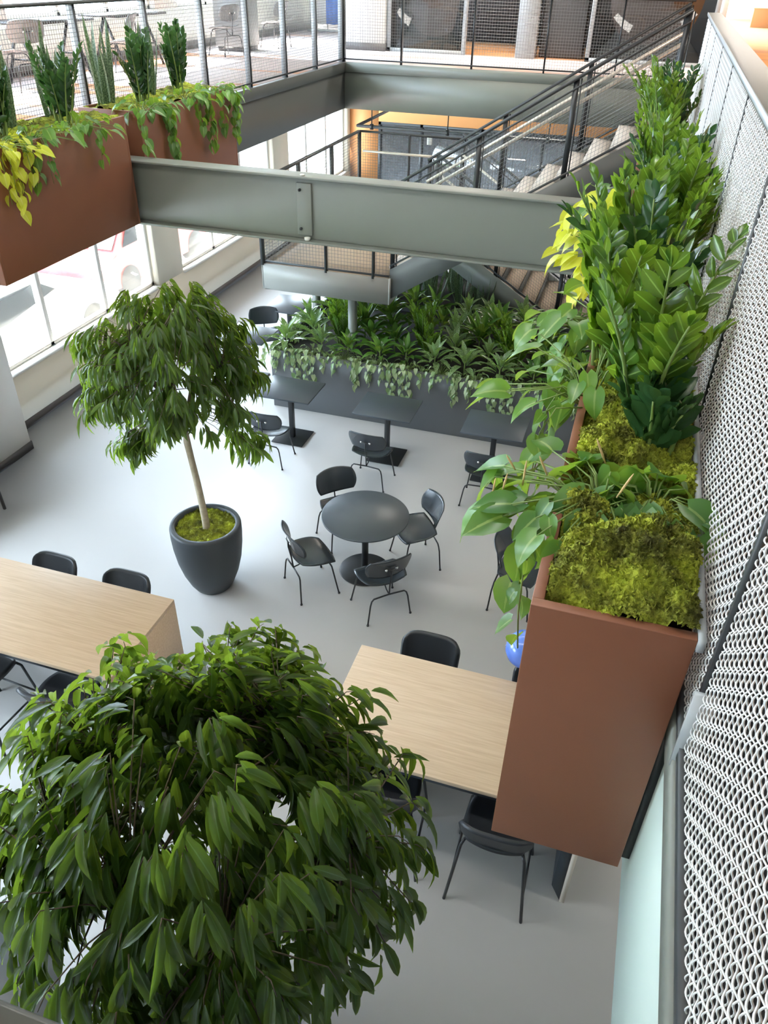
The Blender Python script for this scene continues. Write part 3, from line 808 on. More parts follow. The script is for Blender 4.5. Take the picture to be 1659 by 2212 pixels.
# ------------------------------------------------------------------ moss
def moss(name, parent, test, x0, x1, y0, y1, z, step, lump=.035, dens=260, fuzz=0, rad=(.02, .05)):
    xs = np.arange(x0, x1 + step * .5, step); ys = np.arange(y0, y1 + step * .5, step)
    Xg, Yg = np.meshgrid(xs, ys, indexing='ij')
    H = np.zeros_like(Xg)
    nb = int(dens * (x1 - x0) * (y1 - y0))
    for bx, by, br, bh in zip(RNG.uniform(x0, x1, nb), RNG.uniform(y0, y1, nb), RNG.uniform(*rad, nb), RNG.uniform(.4, 1, nb)):
        i0, i1 = np.searchsorted(xs, (bx - br, bx + br)); j0, j1 = np.searchsorted(ys, (by - br, by + br))
        d2 = ((Xg[i0:i1, j0:j1] - bx) ** 2 + (Yg[i0:i1, j0:j1] - by) ** 2) / br ** 2
        H[i0:i1, j0:j1] = np.maximum(H[i0:i1, j0:j1], lump * bh * np.sqrt(np.maximum(0, 1 - d2)))
    for bx, by, br, bh in zip(RNG.uniform(x0, x1, nb // 6), RNG.uniform(y0, y1, nb // 6), RNG.uniform(2, 3.2, nb // 6) * rad[1] * .75, RNG.uniform(-.5, 1, nb // 6)):
        d2 = ((Xg - bx) ** 2 + (Yg - by) ** 2) / br ** 2
        H += lump * .55 * bh * np.exp(-2.5 * d2)
    H = np.maximum(H, 0) + RNG.normal(0, lump * .07, H.shape)
    m = MB(); a, b = Xg.shape
    V = np.stack([Xg, Yg, z + H], -1)
    if test == 'disc':
        cx, cy, R0 = (x0 + x1) / 2, (y0 + y1) / 2, (x1 - x0) / 2
        rr = np.hypot(Xg - cx, Yg - cy); k = np.minimum(1, R0 / np.maximum(rr, 1e-6))
        V[..., 0] = cx + (Xg - cx) * k; V[..., 1] = cy + (Yg - cy) * k
    i, j = np.meshgrid(np.arange(a - 1), np.arange(b - 1), indexing='ij'); i = i.ravel(); j = j.ravel()
    m.add(V, np.stack([i * b + j, (i + 1) * b + j, (i + 1) * b + j + 1, i * b + j + 1], -1))
    if fuzz:
        P = V.reshape(-1, 3); P = P[RNG.integers(0, len(P), fuzz)]
        A = RNG.normal(0, .004, (fuzz, 3)); Bv = RNG.normal(0, .004, (fuzz, 3)); up = np.array([0, 0, .004])
        Q = np.stack([P - A, P - Bv + up, P + A + up, P + Bv], 1)
        m.add(Q.reshape(-1, 3), np.arange(fuzz * 4).reshape(-1, 4))
    return m.build(name, M['moss'], parent)

# ------------------------------------------------------------------ potted trees
def crown(cx, cy, cz, Rh, Ru, Rd, ntip, nl, top, L=(.15, .225), W=.043, seed=1, lumps=(), cut=None):
    rng = np.random.default_rng(seed)
    u = rng.uniform(-.42, 1, ntip); ph = rng.uniform(0, 2 * PI, ntip)
    c = np.sqrt(1 - np.minimum(1, u * u)); f = rng.uniform(.3, 1, ntip) ** .5
    d = np.stack([c * np.cos(ph), c * np.sin(ph), u], 1)
    P = np.stack([cx + d[:, 0] * Rh * f, cy + d[:, 1] * Rh * f, cz + np.where(u > 0, u * Ru, u * Rd) * f], 1)
    for lx, ly, lz, lr, k in lumps:
        q = rng.normal(0, 1, (k, 3)); q /= np.linalg.norm(q, axis=1)[:, None]
        P = np.concatenate([P, np.array([lx, ly, lz]) + q * lr * rng.uniform(.3, 1, k)[:, None]])
        o = np.array([lx - cx, ly - cy, .1]); d = np.concatenate([d, np.tile(o / np.linalg.norm(o), (k, 1)) * .6 + q * .5])
    if cut:
        kp = ~((P[:, 0] < cx + cut[0]) & (P[:, 1] < cy + cut[1]) & (P[:, 2] < cut[2])); P = P[kp]; d = d[kp]
    tw = MB(); top = np.array(top, float)
    # main limbs, then a twig from the nearest limb to each tip
    limbs = []
    for k in range(9):
        a = 2 * PI * k / 9 + rng.uniform(-.3, .3); e = rng.uniform(.45, .85)
        tip = np.array([cx + math.cos(a) * Rh * e * .8, cy + math.sin(a) * Rh * e * .8, cz + Ru * (1.05 - e) * .5])
        midp = top + (tip - top) * .45 + np.array([0, 0, .06])
        pts = [top, top + (midp - top) * .5 + np.array([0, 0, .02]), midp, midp + (tip - midp) * .5, tip]
        tw.tube(pts, [.019, .016, .012, .009, .005], 6); limbs.append(np.array(pts))
    LP = np.concatenate([np.linspace(l[i], l[i + 1], 5) for l in limbs for i in range(1, 4)])
    B = []; F = []; N = []; LL = []; WW = []
    dn = np.array([0, 0, -1.])
    for p, dd in zip(P, d):
        k = np.argmin(np.sum((LP - p) ** 2, 1) + np.maximum(0, LP[:, 2] - p[2]) * .2)
        q = LP[k]; mp = (p + q) / 2 + np.array([0, 0, .04])
        tw.tube([q, mp, p], [.0045, .0035, .0022], 4)
        ax = p - mp; ax = ax / (np.linalg.norm(ax) + 1e-9) * .6 + dd * .5; ax /= np.linalg.norm(ax)
        s1 = np.cross(ax, (0, 0, 1.)); s1 = s1 / (np.linalg.norm(s1) + 1e-6); s2 = np.cross(ax, s1)
        kk = nl + rng.integers(-2, 3); a0 = rng.uniform(0, 2 * PI); up_ = max(0, dd[2])
        hz = np.array([dd[0], dd[1], 0]); hz /= np.linalg.norm(hz) + .25
        hang = ax * .4 + hz * .5 + dn * (.8 - .35 * up_); hang /= np.linalg.norm(hang)
        st0 = p - ax * .12
        tw.tube([mp * .3 + p * .7, p, p + hang * .05], [.003, .0025, .0015], 4)
        for j in range(kk):
            a = a0 + j * 2.4; f_ = j / kk
            side = s1 * math.cos(a) + s2 * math.sin(a)
            ff = hang * .8 + side * rng.uniform(.2, .7) + dn * rng.uniform(.1, .8)
            ff /= np.linalg.norm(ff)
            nn = dd * .8 + np.array([0, 0, .7]) + rng.normal(0, .38, 3)
            ln = rng.uniform(*L) * (.65 if j == 0 else 1)
            B.append(st0 + ax * (.17 * f_) + side * .012 + rng.normal(0, .012, 3)); F.append(ff); N.append(nn); LL.append(ln); WW.append(W * rng.uniform(.8, 1.15) * (ln / L[1]) ** .3)
    return tw, (B, F, N, LL, WW)
def potted_tree(label, x, y, crown_args, seed, small):
    t = thing('potted_tree', label, 'tree', (x, y, 0))
    m = MB(); m.lathe([(.001, 0), (.17, 0), (.19, .012), (.235, .09), (.285, .22), (.325, .38), (.348, .55), (.356, .68), (.355, .775), (.348, .795), (.338, .80), (.305, .80), (.296, .79), (.294, .70), (.001, .70)], k=72); m.build('pot', M['pot'], t, smooth=True)
    moss('moss', t, 'disc', -.292, .292, -.292, .292, .745, .009 if small else .02, .03, 1500, 2600 if small else 500, (.012, .03))
    tp = crown_args['top']
    m = MB(); m.tube([(.03, -.03, .70), (.02, -.02, .85), (-.01, 0, 1.1), (-.035, .01, 1.3), (tp[0] * .6 - .01, tp[1] * .7, 1.5), (tp[0], tp[1], tp[2] - .10), tp], [.040, .036, .034, .033, .031, .033, .026], 12); m.build('trunk', M['bark'], t, smooth=True)
    tw, lv = crown(seed=seed, **crown_args)
    tw.build('branches', M['twig'], t, smooth=True)
    m = MB(); emit(m, FICS if small else FIC, *lv); m.build('foliage', M['ficus'], t, uv=True, smooth=True)
    return t
potted_tree('small leafed tree in a dark rounded pot in the middle of the floor', -3.5, 5.47,
            dict(cx=-.22, cy=.12, cz=2.32, Rh=.86, Ru=.86, Rd=.62, ntip=290, nl=10, top=(-.10, .04, 1.80), lumps=((-.62, -.05, 1.72, .22, 20), (.55, .0, 1.85, .18, 10))), 5, True)
potted_tree('large leafy tree filling the lower left, seen from above', -1.22, 1.52,
            dict(cx=.04, cy=.02, cz=2.52, Rh=.90, Ru=.82, Rd=.85, ntip=430, nl=11, cut=(-.14, .22, 2.62), top=(-.02, .02, 1.75), lumps=((.0, .05, 2.95, .5, 60), (-.35, -.25, 2.6, .4, 45), (-.3, .0, 2.2, .4, 45), (-.45, -.1, 2.75, .25, 20), (.3, .1, 2.2, .4, 40), (.42, .45, 1.7, .25, 18), (-.35, -.3, 1.6, .25, 18), (.25, -.35, 1.6, .25, 16))), 9, False)

# ------------------------------------------------------------------ hanging planters
def planter(label, x0, x1, y0, y1, z0, z1, mat, name='planter_box', rim=.028, bracket=None, group=None, thin=False):
    c = ((x0 + x1) / 2, (y0 + y1) / 2, z0)
    t = thing(name, label, 'planter', c, 0, group)
    a, b, cc, d, h = x0 - c[0], x1 - c[0], y0 - c[1], y1 - c[1], z1 - z0
    m = MB(); m.box(a, b, cc, cc + rim, 0, h); m.box(a, b, d - rim, d, 0, h); m.box(a, a + rim, cc + rim, d - rim, 0, h); m.box(b - (.004 if thin else rim), b, cc + rim, d - rim, 0, h - (.045 if thin else 0)); m.box(a + rim, b - rim, cc + rim, d - rim, 0, .02)
    m.build('box', mat, t, bevel=.003)
    B3('soil', M['soil'], (a + rim, b - rim, cc + rim, d - rim, h - .16, h - .075), parent=t)
    if bracket: B3('bracket', M['black_metal'], bracket[0] - np.array([c[0]] * 0) if False else tuple(v - c[i // 2] for i, v in enumerate(bracket)), parent=t)
    return t
RX0, RX1, RZ0, RZ1 = -.055, .316, 3.31, 4.22
rb = [(1.39, 3.36), (3.42, 5.40), (7.20, 9.15)]
for (a, b), lb in zip(rb, ('nearest long brown planter box hanging along the right guard', 'second brown planter box along the right guard, behind the nearest one', 'farthest brown planter box along the right guard, beyond the beam')):
    t = planter(lb, RX0, RX1, a, b, RZ0, RZ1, M['rust'], bracket=(RX1, .3445, a + .03, b - .03, RZ0 + .01, 3.84), group='brown planters on the right', thin=True)
    c = ((RX0 + RX1) / 2, (a + b) / 2, RZ0)
    B3('back_flange', M['grey_metal'], (RX1 - c[0], .332 - c[0], a - c[1] - .01, b - c[1], .885, .92), parent=t)
for (a, b), lb in zip(((4.95, 6.93), (7.17, 9.15)), ('brown planter box at the left edge, in front of the beam', 'brown planter box on the left gallery, behind the beam')):
    planter(lb, -5.36, -4.69, a, b, 3.23, 4.20, M['rust'], bracket=(-5.438, -5.36, a + .05, b - .05, 3.25, 3.77), group='brown planters on the left')
GX0, GX1, GY0, GY1, GZ = -4.555, .15, 9.40, 11.72, .886
planter('long charcoal floor planter under the stairs, full of leafy plants', GX0, GX1, GY0, GY1, 0, GZ, M['planter_grey'], 'floor_planter', rim=.04)
planter('dark rear planter under the landing with sword-leaved plants', GX0, -1.72, GY1 + .01, 13.6, 0, GZ, M['planter_grey'], 'floor_planter', rim=.04)
def moss_bed(label, x0, x1, y0, y1, z, step, fuzz=0, lump=.05):
    o = moss('moss_bed', None, 'rect', x0, x1, y0, y1, z, step, lump, 330, fuzz, (.03, .075)); tag(o, label, 'moss', None, 'stuff')
moss_bed('yellow-green moss covering the nearest right-hand planter', RX0 + .03, RX1 - .005, 1.415, 3.335, RZ1 - .04, .0065, 30000, .075)
moss_bed('yellow-green moss in the second right-hand planter', RX0 + .03, RX1 - .005, 3.45, 5.37, RZ1 - .06, .012, 8000, .07)
moss_bed('moss in the farthest right-hand planter', RX0 + .03, RX1 - .03, 7.23, 9.12, RZ1 - .055, .025)
moss_bed('moss in the planter at the left edge', -5.33, -4.72, 4.98, 6.90, 4.16, .022, 3000)
moss_bed('moss in the left planter behind the beam', -5.33, -4.72, 7.20, 9.12, 4.16, .025, 2000)

# ------------------------------------------------------------------ plants
def unit(v): v = np.asarray(v, float); return v / (np.linalg.norm(v) + 1e-9)
def zz_parts(t, mat, nst=9, h=(.5, .72), L=(.09, .125), W=.05, lean=(.1, .55), sp=.05, npair=10, bias=(0, 0)):
    sm = MB(); B = []; F = []; N = []; LL = []; WW = []
    for i in range(nst):
        a = i * 2.4 + random.uniform(-.4, .4); ln = random.uniform(*lean); H = random.uniform(*h)
        o = np.array([math.cos(a), math.sin(a), 0]); o = unit(o + np.array([bias[0], bias[1], 0]))
        b0 = o * random.uniform(.01, sp)
        pts = []; th = ln * .4; p = b0.copy(); n = 12
        for k in range(n + 1):
            pts.append(p.copy()); d = o * math.sin(th) + np.array([0, 0, math.cos(th)]); p = p + d * H / n; th += ln * 1.1 / n
        pts = np.array(pts); sm.tube(pts, np.linspace(.011, .003, n + 1), 6)
        T = np.gradient(pts, axis=0)
        for k in range(npair):
            f = .26 + .74 * k / (npair - 1); q = f * n; i0 = min(int(q), n - 1); pp = pts[i0] + (pts[i0 + 1] - pts[i0]) * (q - i0); tt = unit(T[i0])
            nn = unit(np.array([0, 0, 1.]) - tt * tt[2] - o * .05); S = np.cross(tt, nn)
            for s in (-1, 1):
                sz = math.sin(PI * (.18 + .72 * f)) ** .5
                B.append(pp + tt * (s * .008)); F.append(tt * (.62 + .5 * f) + S * s * .8 + nn * .3 + RNG.normal(0, .16, 3)); N.append(nn - tt * .3 + RNG.normal(0, .28, 3))
                l = random.uniform(*L) * sz; LL.append(l); WW.append(W * (l / L[1]) ** .5)
        B.append(pts[-1]); F.append(unit(T[-1]) + RNG.normal(0, .1, 3)); N.append(nn); LL.append(L[0] * .8); WW.append(W * .7)
    sm.build('stems', M['stem'], t, smooth=True)
    m = MB(); emit(m, ZZT, B, F, N, LL, WW); m.build('leaves', mat, t, uv=True, smooth=True)
def philo_parts(t, mat, n=24, R=(.06, .26), H=(.04, .2), L=(.10, .14), wr=.78, tm=HRT, bias=(0, 0), dr=.5):
    sm = MB(); B = []; F = []; N = []; LL = []; WW = []
    for i in range(n):
        a = i * 2.4 + random.uniform(-.3, .3); r = R[0] + (R[1] - R[0]) * math.sqrt(random.random())
        o = np.array([math.cos(a), math.sin(a), 0]); p = o * r + np.array([bias[0] * r, bias[1] * r, random.uniform(*H) * (1.1 - .6 * r / R[1])])
        sm.tube([(0, 0, 0), p * .5 + np.array([0, 0, .05]), p], [.004, .003, .002], 5)
        B.append(p); F.append(o * random.uniform(.5, 1) + np.array([bias[0] * .5, bias[1] * .5, -random.uniform(.1, 1.2) * dr * 1.4]) + RNG.normal(0, .25, 3)); N.append(np.array([0, 0, 1.]) + o * .5 + RNG.normal(0, .3, 3))
        l = random.uniform(*L) * random.choice((.6, .85, 1, 1)); LL.append(l); WW.append(l * wr * random.uniform(.85, 1.05))
    return sm, (B, F, N, LL, WW)
def vine(sm, lv, pts, every=.055, L=(.06, .10), wr=.75, out=(0, 0, 0), r=.0025):
    pts = np.array(pts, float); sm.tube(pts, r, 5)
    seg = np.linalg.norm(np.diff(pts, axis=0), axis=1); cum = np.concatenate([[0], np.cumsum(seg)])
    s = every * .5; k = 0
    while s < cum[-1]:
        i = min(np.searchsorted(cum, s) - 1, len(seg) - 1); p = pts[i] + (pts[i + 1] - pts[i]) * (s - cum[i]) / seg[i]
        sd = RNG.normal(0, 1, 3); sd[2] = 0; sd = unit(sd) + np.array(out)
        q = p + unit(sd) * .02
        lv[0].append(q); lv[1].append(sd * .5 + np.array([0, 0, -1.]) + RNG.normal(0, .15, 3)); lv[2].append(sd + np.array([0, 0, .5]) + RNG.normal(0, .2, 3))
        l = random.uniform(*L); lv[3].append(l); lv[4].append(l * wr); s += every * random.uniform(.7, 1.3); k += 1
def finish(t, sm, lv, mat, tm=HRT, stem='stem'):
    sm.build('stems', M[stem], t, smooth=True)
    m = MB(); emit(m, tm, *lv); m.build('leaves', mat, t, uv=True, smooth=True)
def sheaths(t, spots):
    for p in spots:
        p = np.array(p, float); d = np.array([RNG.normal(0, .02), RNG.normal(0, .02), random.uniform(.05, .09)])
        m = MB(); m.tube([p, p + d * .4, p + d * .8, p + d], [.002, .0035, .003, .001], 6); m.build('leaf_sheath', M['stem_tan'], t, smooth=True)

# right-hand planters
ZT = RZ1 - .05
t = thing('philodendron', 'heart-leaved trailing plant at the near end of the right planter', 'plant', (.07, 1.86, ZT), 0, 'trailing plants on the right')
sm, lv = philo_parts(t, M['philo'], 64, (.01, .25), (.035, .14), (.11, .16), bias=(-.45, .0), dr=.7)
vine(sm, lv, [(-.06, -.02, .05), (-.15, -.06, .07), (-.20, -.10, .0), (-.20, -.12, -.12), (-.19, -.14, -.24)], .05, (.08, .12))
vine(sm, lv, [(-.1, -.10, .03), (-.15, -.15, .06), (-.17, -.2, -.05), (-.165, -.22, -.2), (-.15, -.22, -.34)], .10, (.05, .075), out=(-.5, 0, 0))
finish(t, sm, lv, M['philo'])
t2 = thing('philodendron', 'low heart-leaved plant reaching the mesh guard at the near end of the right planter', 'plant', (.20, 1.90, ZT), 0, 'trailing plants on the right')
sm, lv = philo_parts(t2, M['philo'], 40, (.01, .17), (.04, .15), (.12, .165), bias=(-.1, -.25), dr=.8)
finish(t2, sm, lv, M['philo'])
sheaths(t, [(-.22, -.02, .08), (-.27, -.05, .07), (-.16, .02, .10), (-.30, -.04, .0), (.03, -.06, .12), (-.01, .10, .12), (-.25, .02, .10)])
zsp = [(.22, 2.26, 7, 'zz_dark', 'low dark glossy plant between the moss and the mesh guard, nearest of its kind'),
       (.17, 2.42, 9, 'zz', 'green zamioculcas right behind the near heart-leaved plant'),
       (.03, 2.78, 8, 'zz', 'bright green zamioculcas at the left rim of the nearest planter'),
       (.13, 3.06, 9, 'zz_dark', 'dark glossy zamioculcas against the mesh guard in the nearest planter'),
       (.05, 3.20, 8, 'zz', 'green zamioculcas at the far end of the nearest planter'),
       (.16, 3.62, 9, 'zz', 'green zamioculcas at the near end of the second planter'),
       (.22, 3.92, 9, 'zz', 'green zamioculcas against the mesh guard in the second planter'),
       (.20, 4.08, 7, 'zz', 'bright zamioculcas by the left rim of the second planter'),
       (.20, 4.46, 9, 'zz_dark', 'dark zamioculcas beside the yellow-leaved plant'),
       (.16, 4.86, 9, 'zz', 'green zamioculcas beyond the yellow-leaved plant'),
       (.16, 5.22, 9, 'zz', 'green zamioculcas at the far end of the second planter'),
       (.10, 7.36, 10, 'zz', 'tall zamioculcas just beyond the beam on the right'),
       (.20, 7.75, 9, 'zz_dark', 'dark zamioculcas near the top of the right planters'),
       (.06, 8.15, 9, 'zz', 'topmost leafy zamioculcas in front of the stair railing')]
for x, y, ns, mt, lb in zsp:
    t = thing('zamioculcas', lb, 'plant', (x - .02, y, ZT), 0, 'upright plants in the right planters')
    big = y < 3.3
    low = y < 2.3
    zz_parts(t, M[mt], ns + (2 if big else 6) - 3 * low, (.18, .34) if low else (.40, .64), (.09, .135) if big else (.075, .11), .052 if big else .038, (.1, .62), .055, 9 if big else 12, bias=(-.1 if 3.5 < y < 4.7 else -.6, -.12))
for x, y, mt, lb, down in ((-.02, 2.52, 'philo', 'heart-leaved plant hanging over the left rim of the nearest planter', .28),
                     (-.02, 3.12, 'philo', 'heart-leaved plant at the joint between the first two right planters', .2),
                     (-.04, 4.15, 'neon', 'yellow-leaved plant glowing at the left rim of the second planter', .16),
                     (.0, 5.05, 'philo', 'trailing green plant beside the right end of the beam', .2)):
    t = thing('philodendron', lb, 'plant', (x, y, ZT), 0, 'trailing plants on the right')
    nn_ = mt == 'neon'
    sm, lv = philo_parts(t, M[mt], 60 if nn_ else 26, (.05, .22 if nn_ else .22), (.06, .44 if nn_ else .34), (.09, .14), bias=(-.5, 0))
    for k in range(3):
        yy = random.uniform(-.2, .2)
        vine(sm, lv, [(-.02, yy * .5, .05), (-.10, yy, .08), (-.14, yy, -.02), (-.15, yy * 1.1, -down)], .06, (.08, .12), out=(-.4, 0, 0))
    finish(t, sm, lv, M[mt])

# left-hand planters
ZL = 4.14
for i, (x, y, lb) in enumerate(((-4.98, 5.62, 'dark zamioculcas at the left edge, in the planter before the beam'), (-4.98, 6.42, 'dark zamioculcas near the right end of the left-edge planter'),
                 (-4.98, 7.72, 'dark zamioculcas just behind the beam on the left'), (-5.0, 8.52, 'tall dark zamioculcas near the far end of the left planters'))):
    t = thing('zamioculcas', lb, 'plant', (x, y, ZL), random.uniform(0, 6), 'zamioculcas in the left planters')
    zz_parts(t, M['zz_dark'], 12, (.45, .68), (.09, .12), .05, (.05, .35), .08, 11)
for x, y, lb in ((-5.2, 5.3, 'sword-leaved plant at the far left against the railing'), (-5.22, 5.98, 'sword-leaved plant behind the left-edge zamioculcas'), (-5.22, 6.62, 'sword-leaved plant at the end of the left-edge planter'),
                 (-5.2, 7.42, 'tall mottled sword-leaved plant just past the beam'), (-5.22, 8.2, 'sword-leaved plant between the two zamioculcas behind the beam')):
    t = thing('snake_plant', lb, 'plant', (x, y, ZL), random.uniform(0, 6), 'sword-leaved plants on the left')
    m = MB(); k = 12; a = np.arange(k) * 2.4; o = np.stack([np.cos(a), np.sin(a), np.zeros(k)], 1)
    emit(m, SWD, o * RNG.uniform(.02, .08, k)[:, None], o * RNG.uniform(.03, .25, k)[:, None] + np.array([0, 0, 1.]), o + RNG.normal(0, .4, (k, 3)), RNG.uniform(.5, .85, k), RNG.uniform(.045, .065, k))
    m.build('leaves', M['snake'], t, uv=True, smooth=True)
for x, y, mt, nv, lb in ((-4.80, 5.32, 'neon', 5, 'yellow-green trailing plant at the far left edge'), (-4.82, 5.75, 'philo', 2, 'low trailing plant at the front of the left-edge planter'),
                     (-4.80, 6.3, 'philo', 1, 'small leafy plant at the front of the left-edge planter'), (-4.80, 7.38, 'philo', 4, 'trailing plant at the near corner of the planter behind the beam'),
                     (-4.78, 8.15, 'philo', 4, 'trailing plant hanging over the middle of the left planter behind the beam'), (-4.80, 8.85, 'philo', 4, 'trailing plant at the far end of the left planters')):
    t = thing('philodendron', lb, 'plant', (x, y, ZL), 0, 'trailing plants on the left')
    sm, lv = philo_parts(t, M[mt], 26, (.05, .30), (.04, .2), (.09, .14), bias=(.35, 0))
    for k in range(nv):
        yy = random.uniform(-.3, .3); dn = random.uniform(.2, .5)
        vine(sm, lv, [(.02, yy * .5, .05), (.12, yy, .09), (.17, yy, -.02), (.18, yy * 1.1, -dn)], .055, (.08, .12), out=(.4, 0, 0))
    finish(t, sm, lv, M[mt])

# the floor planter: rosettes in rows, silver trailing plants along the rim
def rosette(t, mat, n=15, L=(.24, .36), W=.10, tm=BRD, el=(1.35, .35)):
    a = np.arange(n) * 2.4; k = np.linspace(0, 1, n); e = el[0] + (el[1] - el[0]) * k + RNG.normal(0, .1, n)
    o = np.stack([np.cos(a), np.sin(a), np.zeros(n)], 1)
    F = o * np.cos(e)[:, None] + np.array([0, 0, 1.]) * np.sin(e)[:, None]
    Bz = np.stack([o[:, 0] * .015, o[:, 1] * .015, .10 + .10 * (1 - k)], 1)
    N = -o * np.sin(e)[:, None] + np.array([0, 0, 1.]) * np.cos(e)[:, None] + RNG.normal(0, .15, (n, 3))
    Ls = RNG.uniform(*L, n) * (.75 + .25 * k)
    m = MB(); emit(m, tm, Bz + F * .05, F, N, Ls, W * Ls / L[1]); m.build('leaves', mat, t, uv=True, smooth=True)
    s = MB(); s.tube([(0, 0, 0), (0, 0, .22)], [.012, .008], 6); s.build('stems', M['stem'], t)
protos = []
for i in range(4):
    t = thing('leafy_plant', 'x', 'plant', (0, 0, 0)); rosette(t, M['broad' if i % 2 else 'aglao'], 17 + i, (.25, .38), .105); protos.append(t)
zp = thing('zamioculcas', 'x', 'plant', (0, 0, 0)); zz_parts(zp, M['zz'], 12, (.35, .55), (.08, .11), .05, (.1, .6), .07, 9); protos.append(zp)
tall = thing('leafy_plant', 'x', 'plant', (0, 0, 0)); rosette(tall, M['broad'], 22, (.34, .48), .13, el=(1.45, .5)); protos.append(tall)
used = set(); zs_ = GZ - .08
rows = [(9.66, 'second'), (10.06, 'third'), (10.50, 'fourth'), (10.98, 'fifth'), (11.44, 'rear')]
for ri, (y, rn) in enumerate(rows):
    k = 0; nx = 10
    for i in range(nx):
        x = GX0 + .22 + (GX1 - GX0 - .40) * (i + .5 * (ri % 2) * .8) / nx + random.uniform(-.06, .06)
        j = (i * 3 + ri * 2 + (i * i) % 3) % 4
        if ri in (1, 2) and i % 3 == 1: j = 4
        if ri in (2, 3) and i % 4 == 2: j = 5
        kind = ('mottled', 'glossy', 'mottled', 'glossy', 'feathery', 'tall broad-leaved')[j]
        lb = '%s plant in the grey planter, %s row, %s from the left' % (kind, rn, ORD[i])
        loc = (x, y + random.uniform(-.06, .06), zs_); rz = random.uniform(0, 6.28)
        if j not in used:
            used.add(j); o = protos[j]; o.location = loc; o.rotation_euler = (0, 0, rz); o['label'] = lb; o['group'] = 'plants in the grey floor planter'
        else: o = dup(protos[j], loc, rz, lb, 'plants in the grey floor planter')
        s = random.uniform(.85, 1.12); o.scale = (s, s, s * (1 + .04 * ri))
tp = []
for i in range(3):
    t = thing('trailing_plant', 'x', 'plant', (0, 0, 0))
    sm, lv = philo_parts(t, M['pothos'], 30, (.05, .24), (.06, .2), (.075, .105), .7, bias=(0, -.3))
    for k in range(5):
        xx = random.uniform(-.24, .24); dn = random.uniform(.10, .38)
        vine(sm, lv, [(xx * .4, .0, .06), (xx, -.10, .10), (xx, -.17, .02), (xx * 1.05, -.185, -dn)], .042, (.07, .10), .68, out=(0, -.4, 0))
    finish(t, sm, lv, M['pothos'], HRS); tp.append(t)
for i in range(10):
    x = GX0 + .12 + i * .47; loc = (x, 9.53, GZ - .06)
    lb = 'silver trailing plant spilling over the front rim of the grey planter, %s from the left' % ORD[i]
    if i < 3: o = tp[i]; o.location = loc; o['label'] = lb; o['group'] = 'silver trailing plants on the planter rim'
    else: o = dup(tp[i % 3], loc, 0, lb, 'silver trailing plants on the planter rim')
dup(tp[1], (GX0 + .12, 10.1, GZ - .06), -PI / 2, 'silver trailing plant on the left side of the grey planter, near the corner', 'silver trailing plants on the planter rim')
dup(tp[2], (GX0 + .12, 10.75, GZ - .06), -PI / 2, 'silver trailing plant on the left side of the grey planter, farther back', 'silver trailing plants on the planter rim')

for i, (x, y) in enumerate(((-3.3, 12.4), (-2.9, 12.1), (-2.45, 12.3), (-2.05, 12.0), (-3.7, 12.2), (-2.7, 12.9), (-3.2, 13.1), (-4.1, 12.6))):
    t = thing('snake_plant', 'dark sword-leaved plant in the shade under the stairs, %s of the cluster' % ORD[i], 'plant', (x, y, zs_), 0, 'sword-leaved plants under the stairs')
    m = MB(); k = 16; a = np.arange(k) * 2.4; o = np.stack([np.cos(a), np.sin(a), np.zeros(k)], 1)
    emit(m, SWD, o * RNG.uniform(.02, .12, k)[:, None], o * RNG.uniform(.05, .4, k)[:, None] + np.array([0, 0, 1.]), o + RNG.normal(0, .4, (k, 3)), RNG.uniform(.45, .68, k), RNG.uniform(.045, .06, k))
    m.build('leaves', M['snake'], t, uv=True, smooth=True)

# ------------------------------------------------------------------ upper floor things
t = thing('cabinet', 'dark tall cabinet standing by the chairs on the left gallery', 'cabinet', (-8.0, 16.0, Z1))
B3('body', M['ply_grey'], (-.3, .3, -.35, .35, .08, 1.15), parent=t, bevel=.01); B3('plinth', M['base_dark'], (-.27, .27, -.32, .32, 0, .08), parent=t)
for x, y, lb in ((-8.25, 10.6, 'trestle table upstairs behind the left-edge plants'), (-8.25, 12.6, 'trestle table upstairs behind the planter past the beam')):
    t = thing('trestle_table', lb, 'table', (x, y, Z1), 0, 'trestle tables upstairs')
    B3('tabletop', M['base_dark'], (-.35, .35, -.7, .7, .71, .74), parent=t)
    for s in (-.55, .55):
        m = MB(); m.bar((-.28, s, 0), (0, s, .71), .03, .03, (0, 1, 0)); m.bar((.28, s, 0), (0, s, .71), .03, .03, (0, 1, 0)); m.bar((-.16, s, .3), (.16, s, .3), .02, .02); m.build('leg', M['black_metal'], t)
t = thing('banner', 'blue and white cloth banner on a stand at the end of the left gallery', 'banner', (-8.3, 21.6, Z1))
def cloth(x0, x1, mat, nm):
    s, q = np.meshgrid(np.linspace(0, 1, 14), np.linspace(0, 1, 8), indexing='ij')
    G = np.stack([x0 + (x1 - x0) * s, .05 * np.sin(s * 9) + 0 * q, .15 + 1.9 * q], -1)
    m = MB(); m.sheet(G, .01); m.build(nm, mat, t, smooth=True)
cloth(-.45, .0, M['fabric_white'], 'white_cloth'); cloth(.0, .4, M['fabric_blue'], 'blue_cloth')
m = MB(); m.box(-.45, .45, -.2, .2, 0, .03); m.tube([(0, .08, .02), (0, .08, 2.1)], .015, 8); m.build('stand', M['grey_metal'], t)
struct(B3('wall_pier', M['white'], (-6.27, -5.42, 17.3, 18.1, Z1, 7.2))); struct(B3('baseboard_pier', M['base'], (-6.28, -5.41, 17.29, 18.11, Z1, Z1 + .13)))
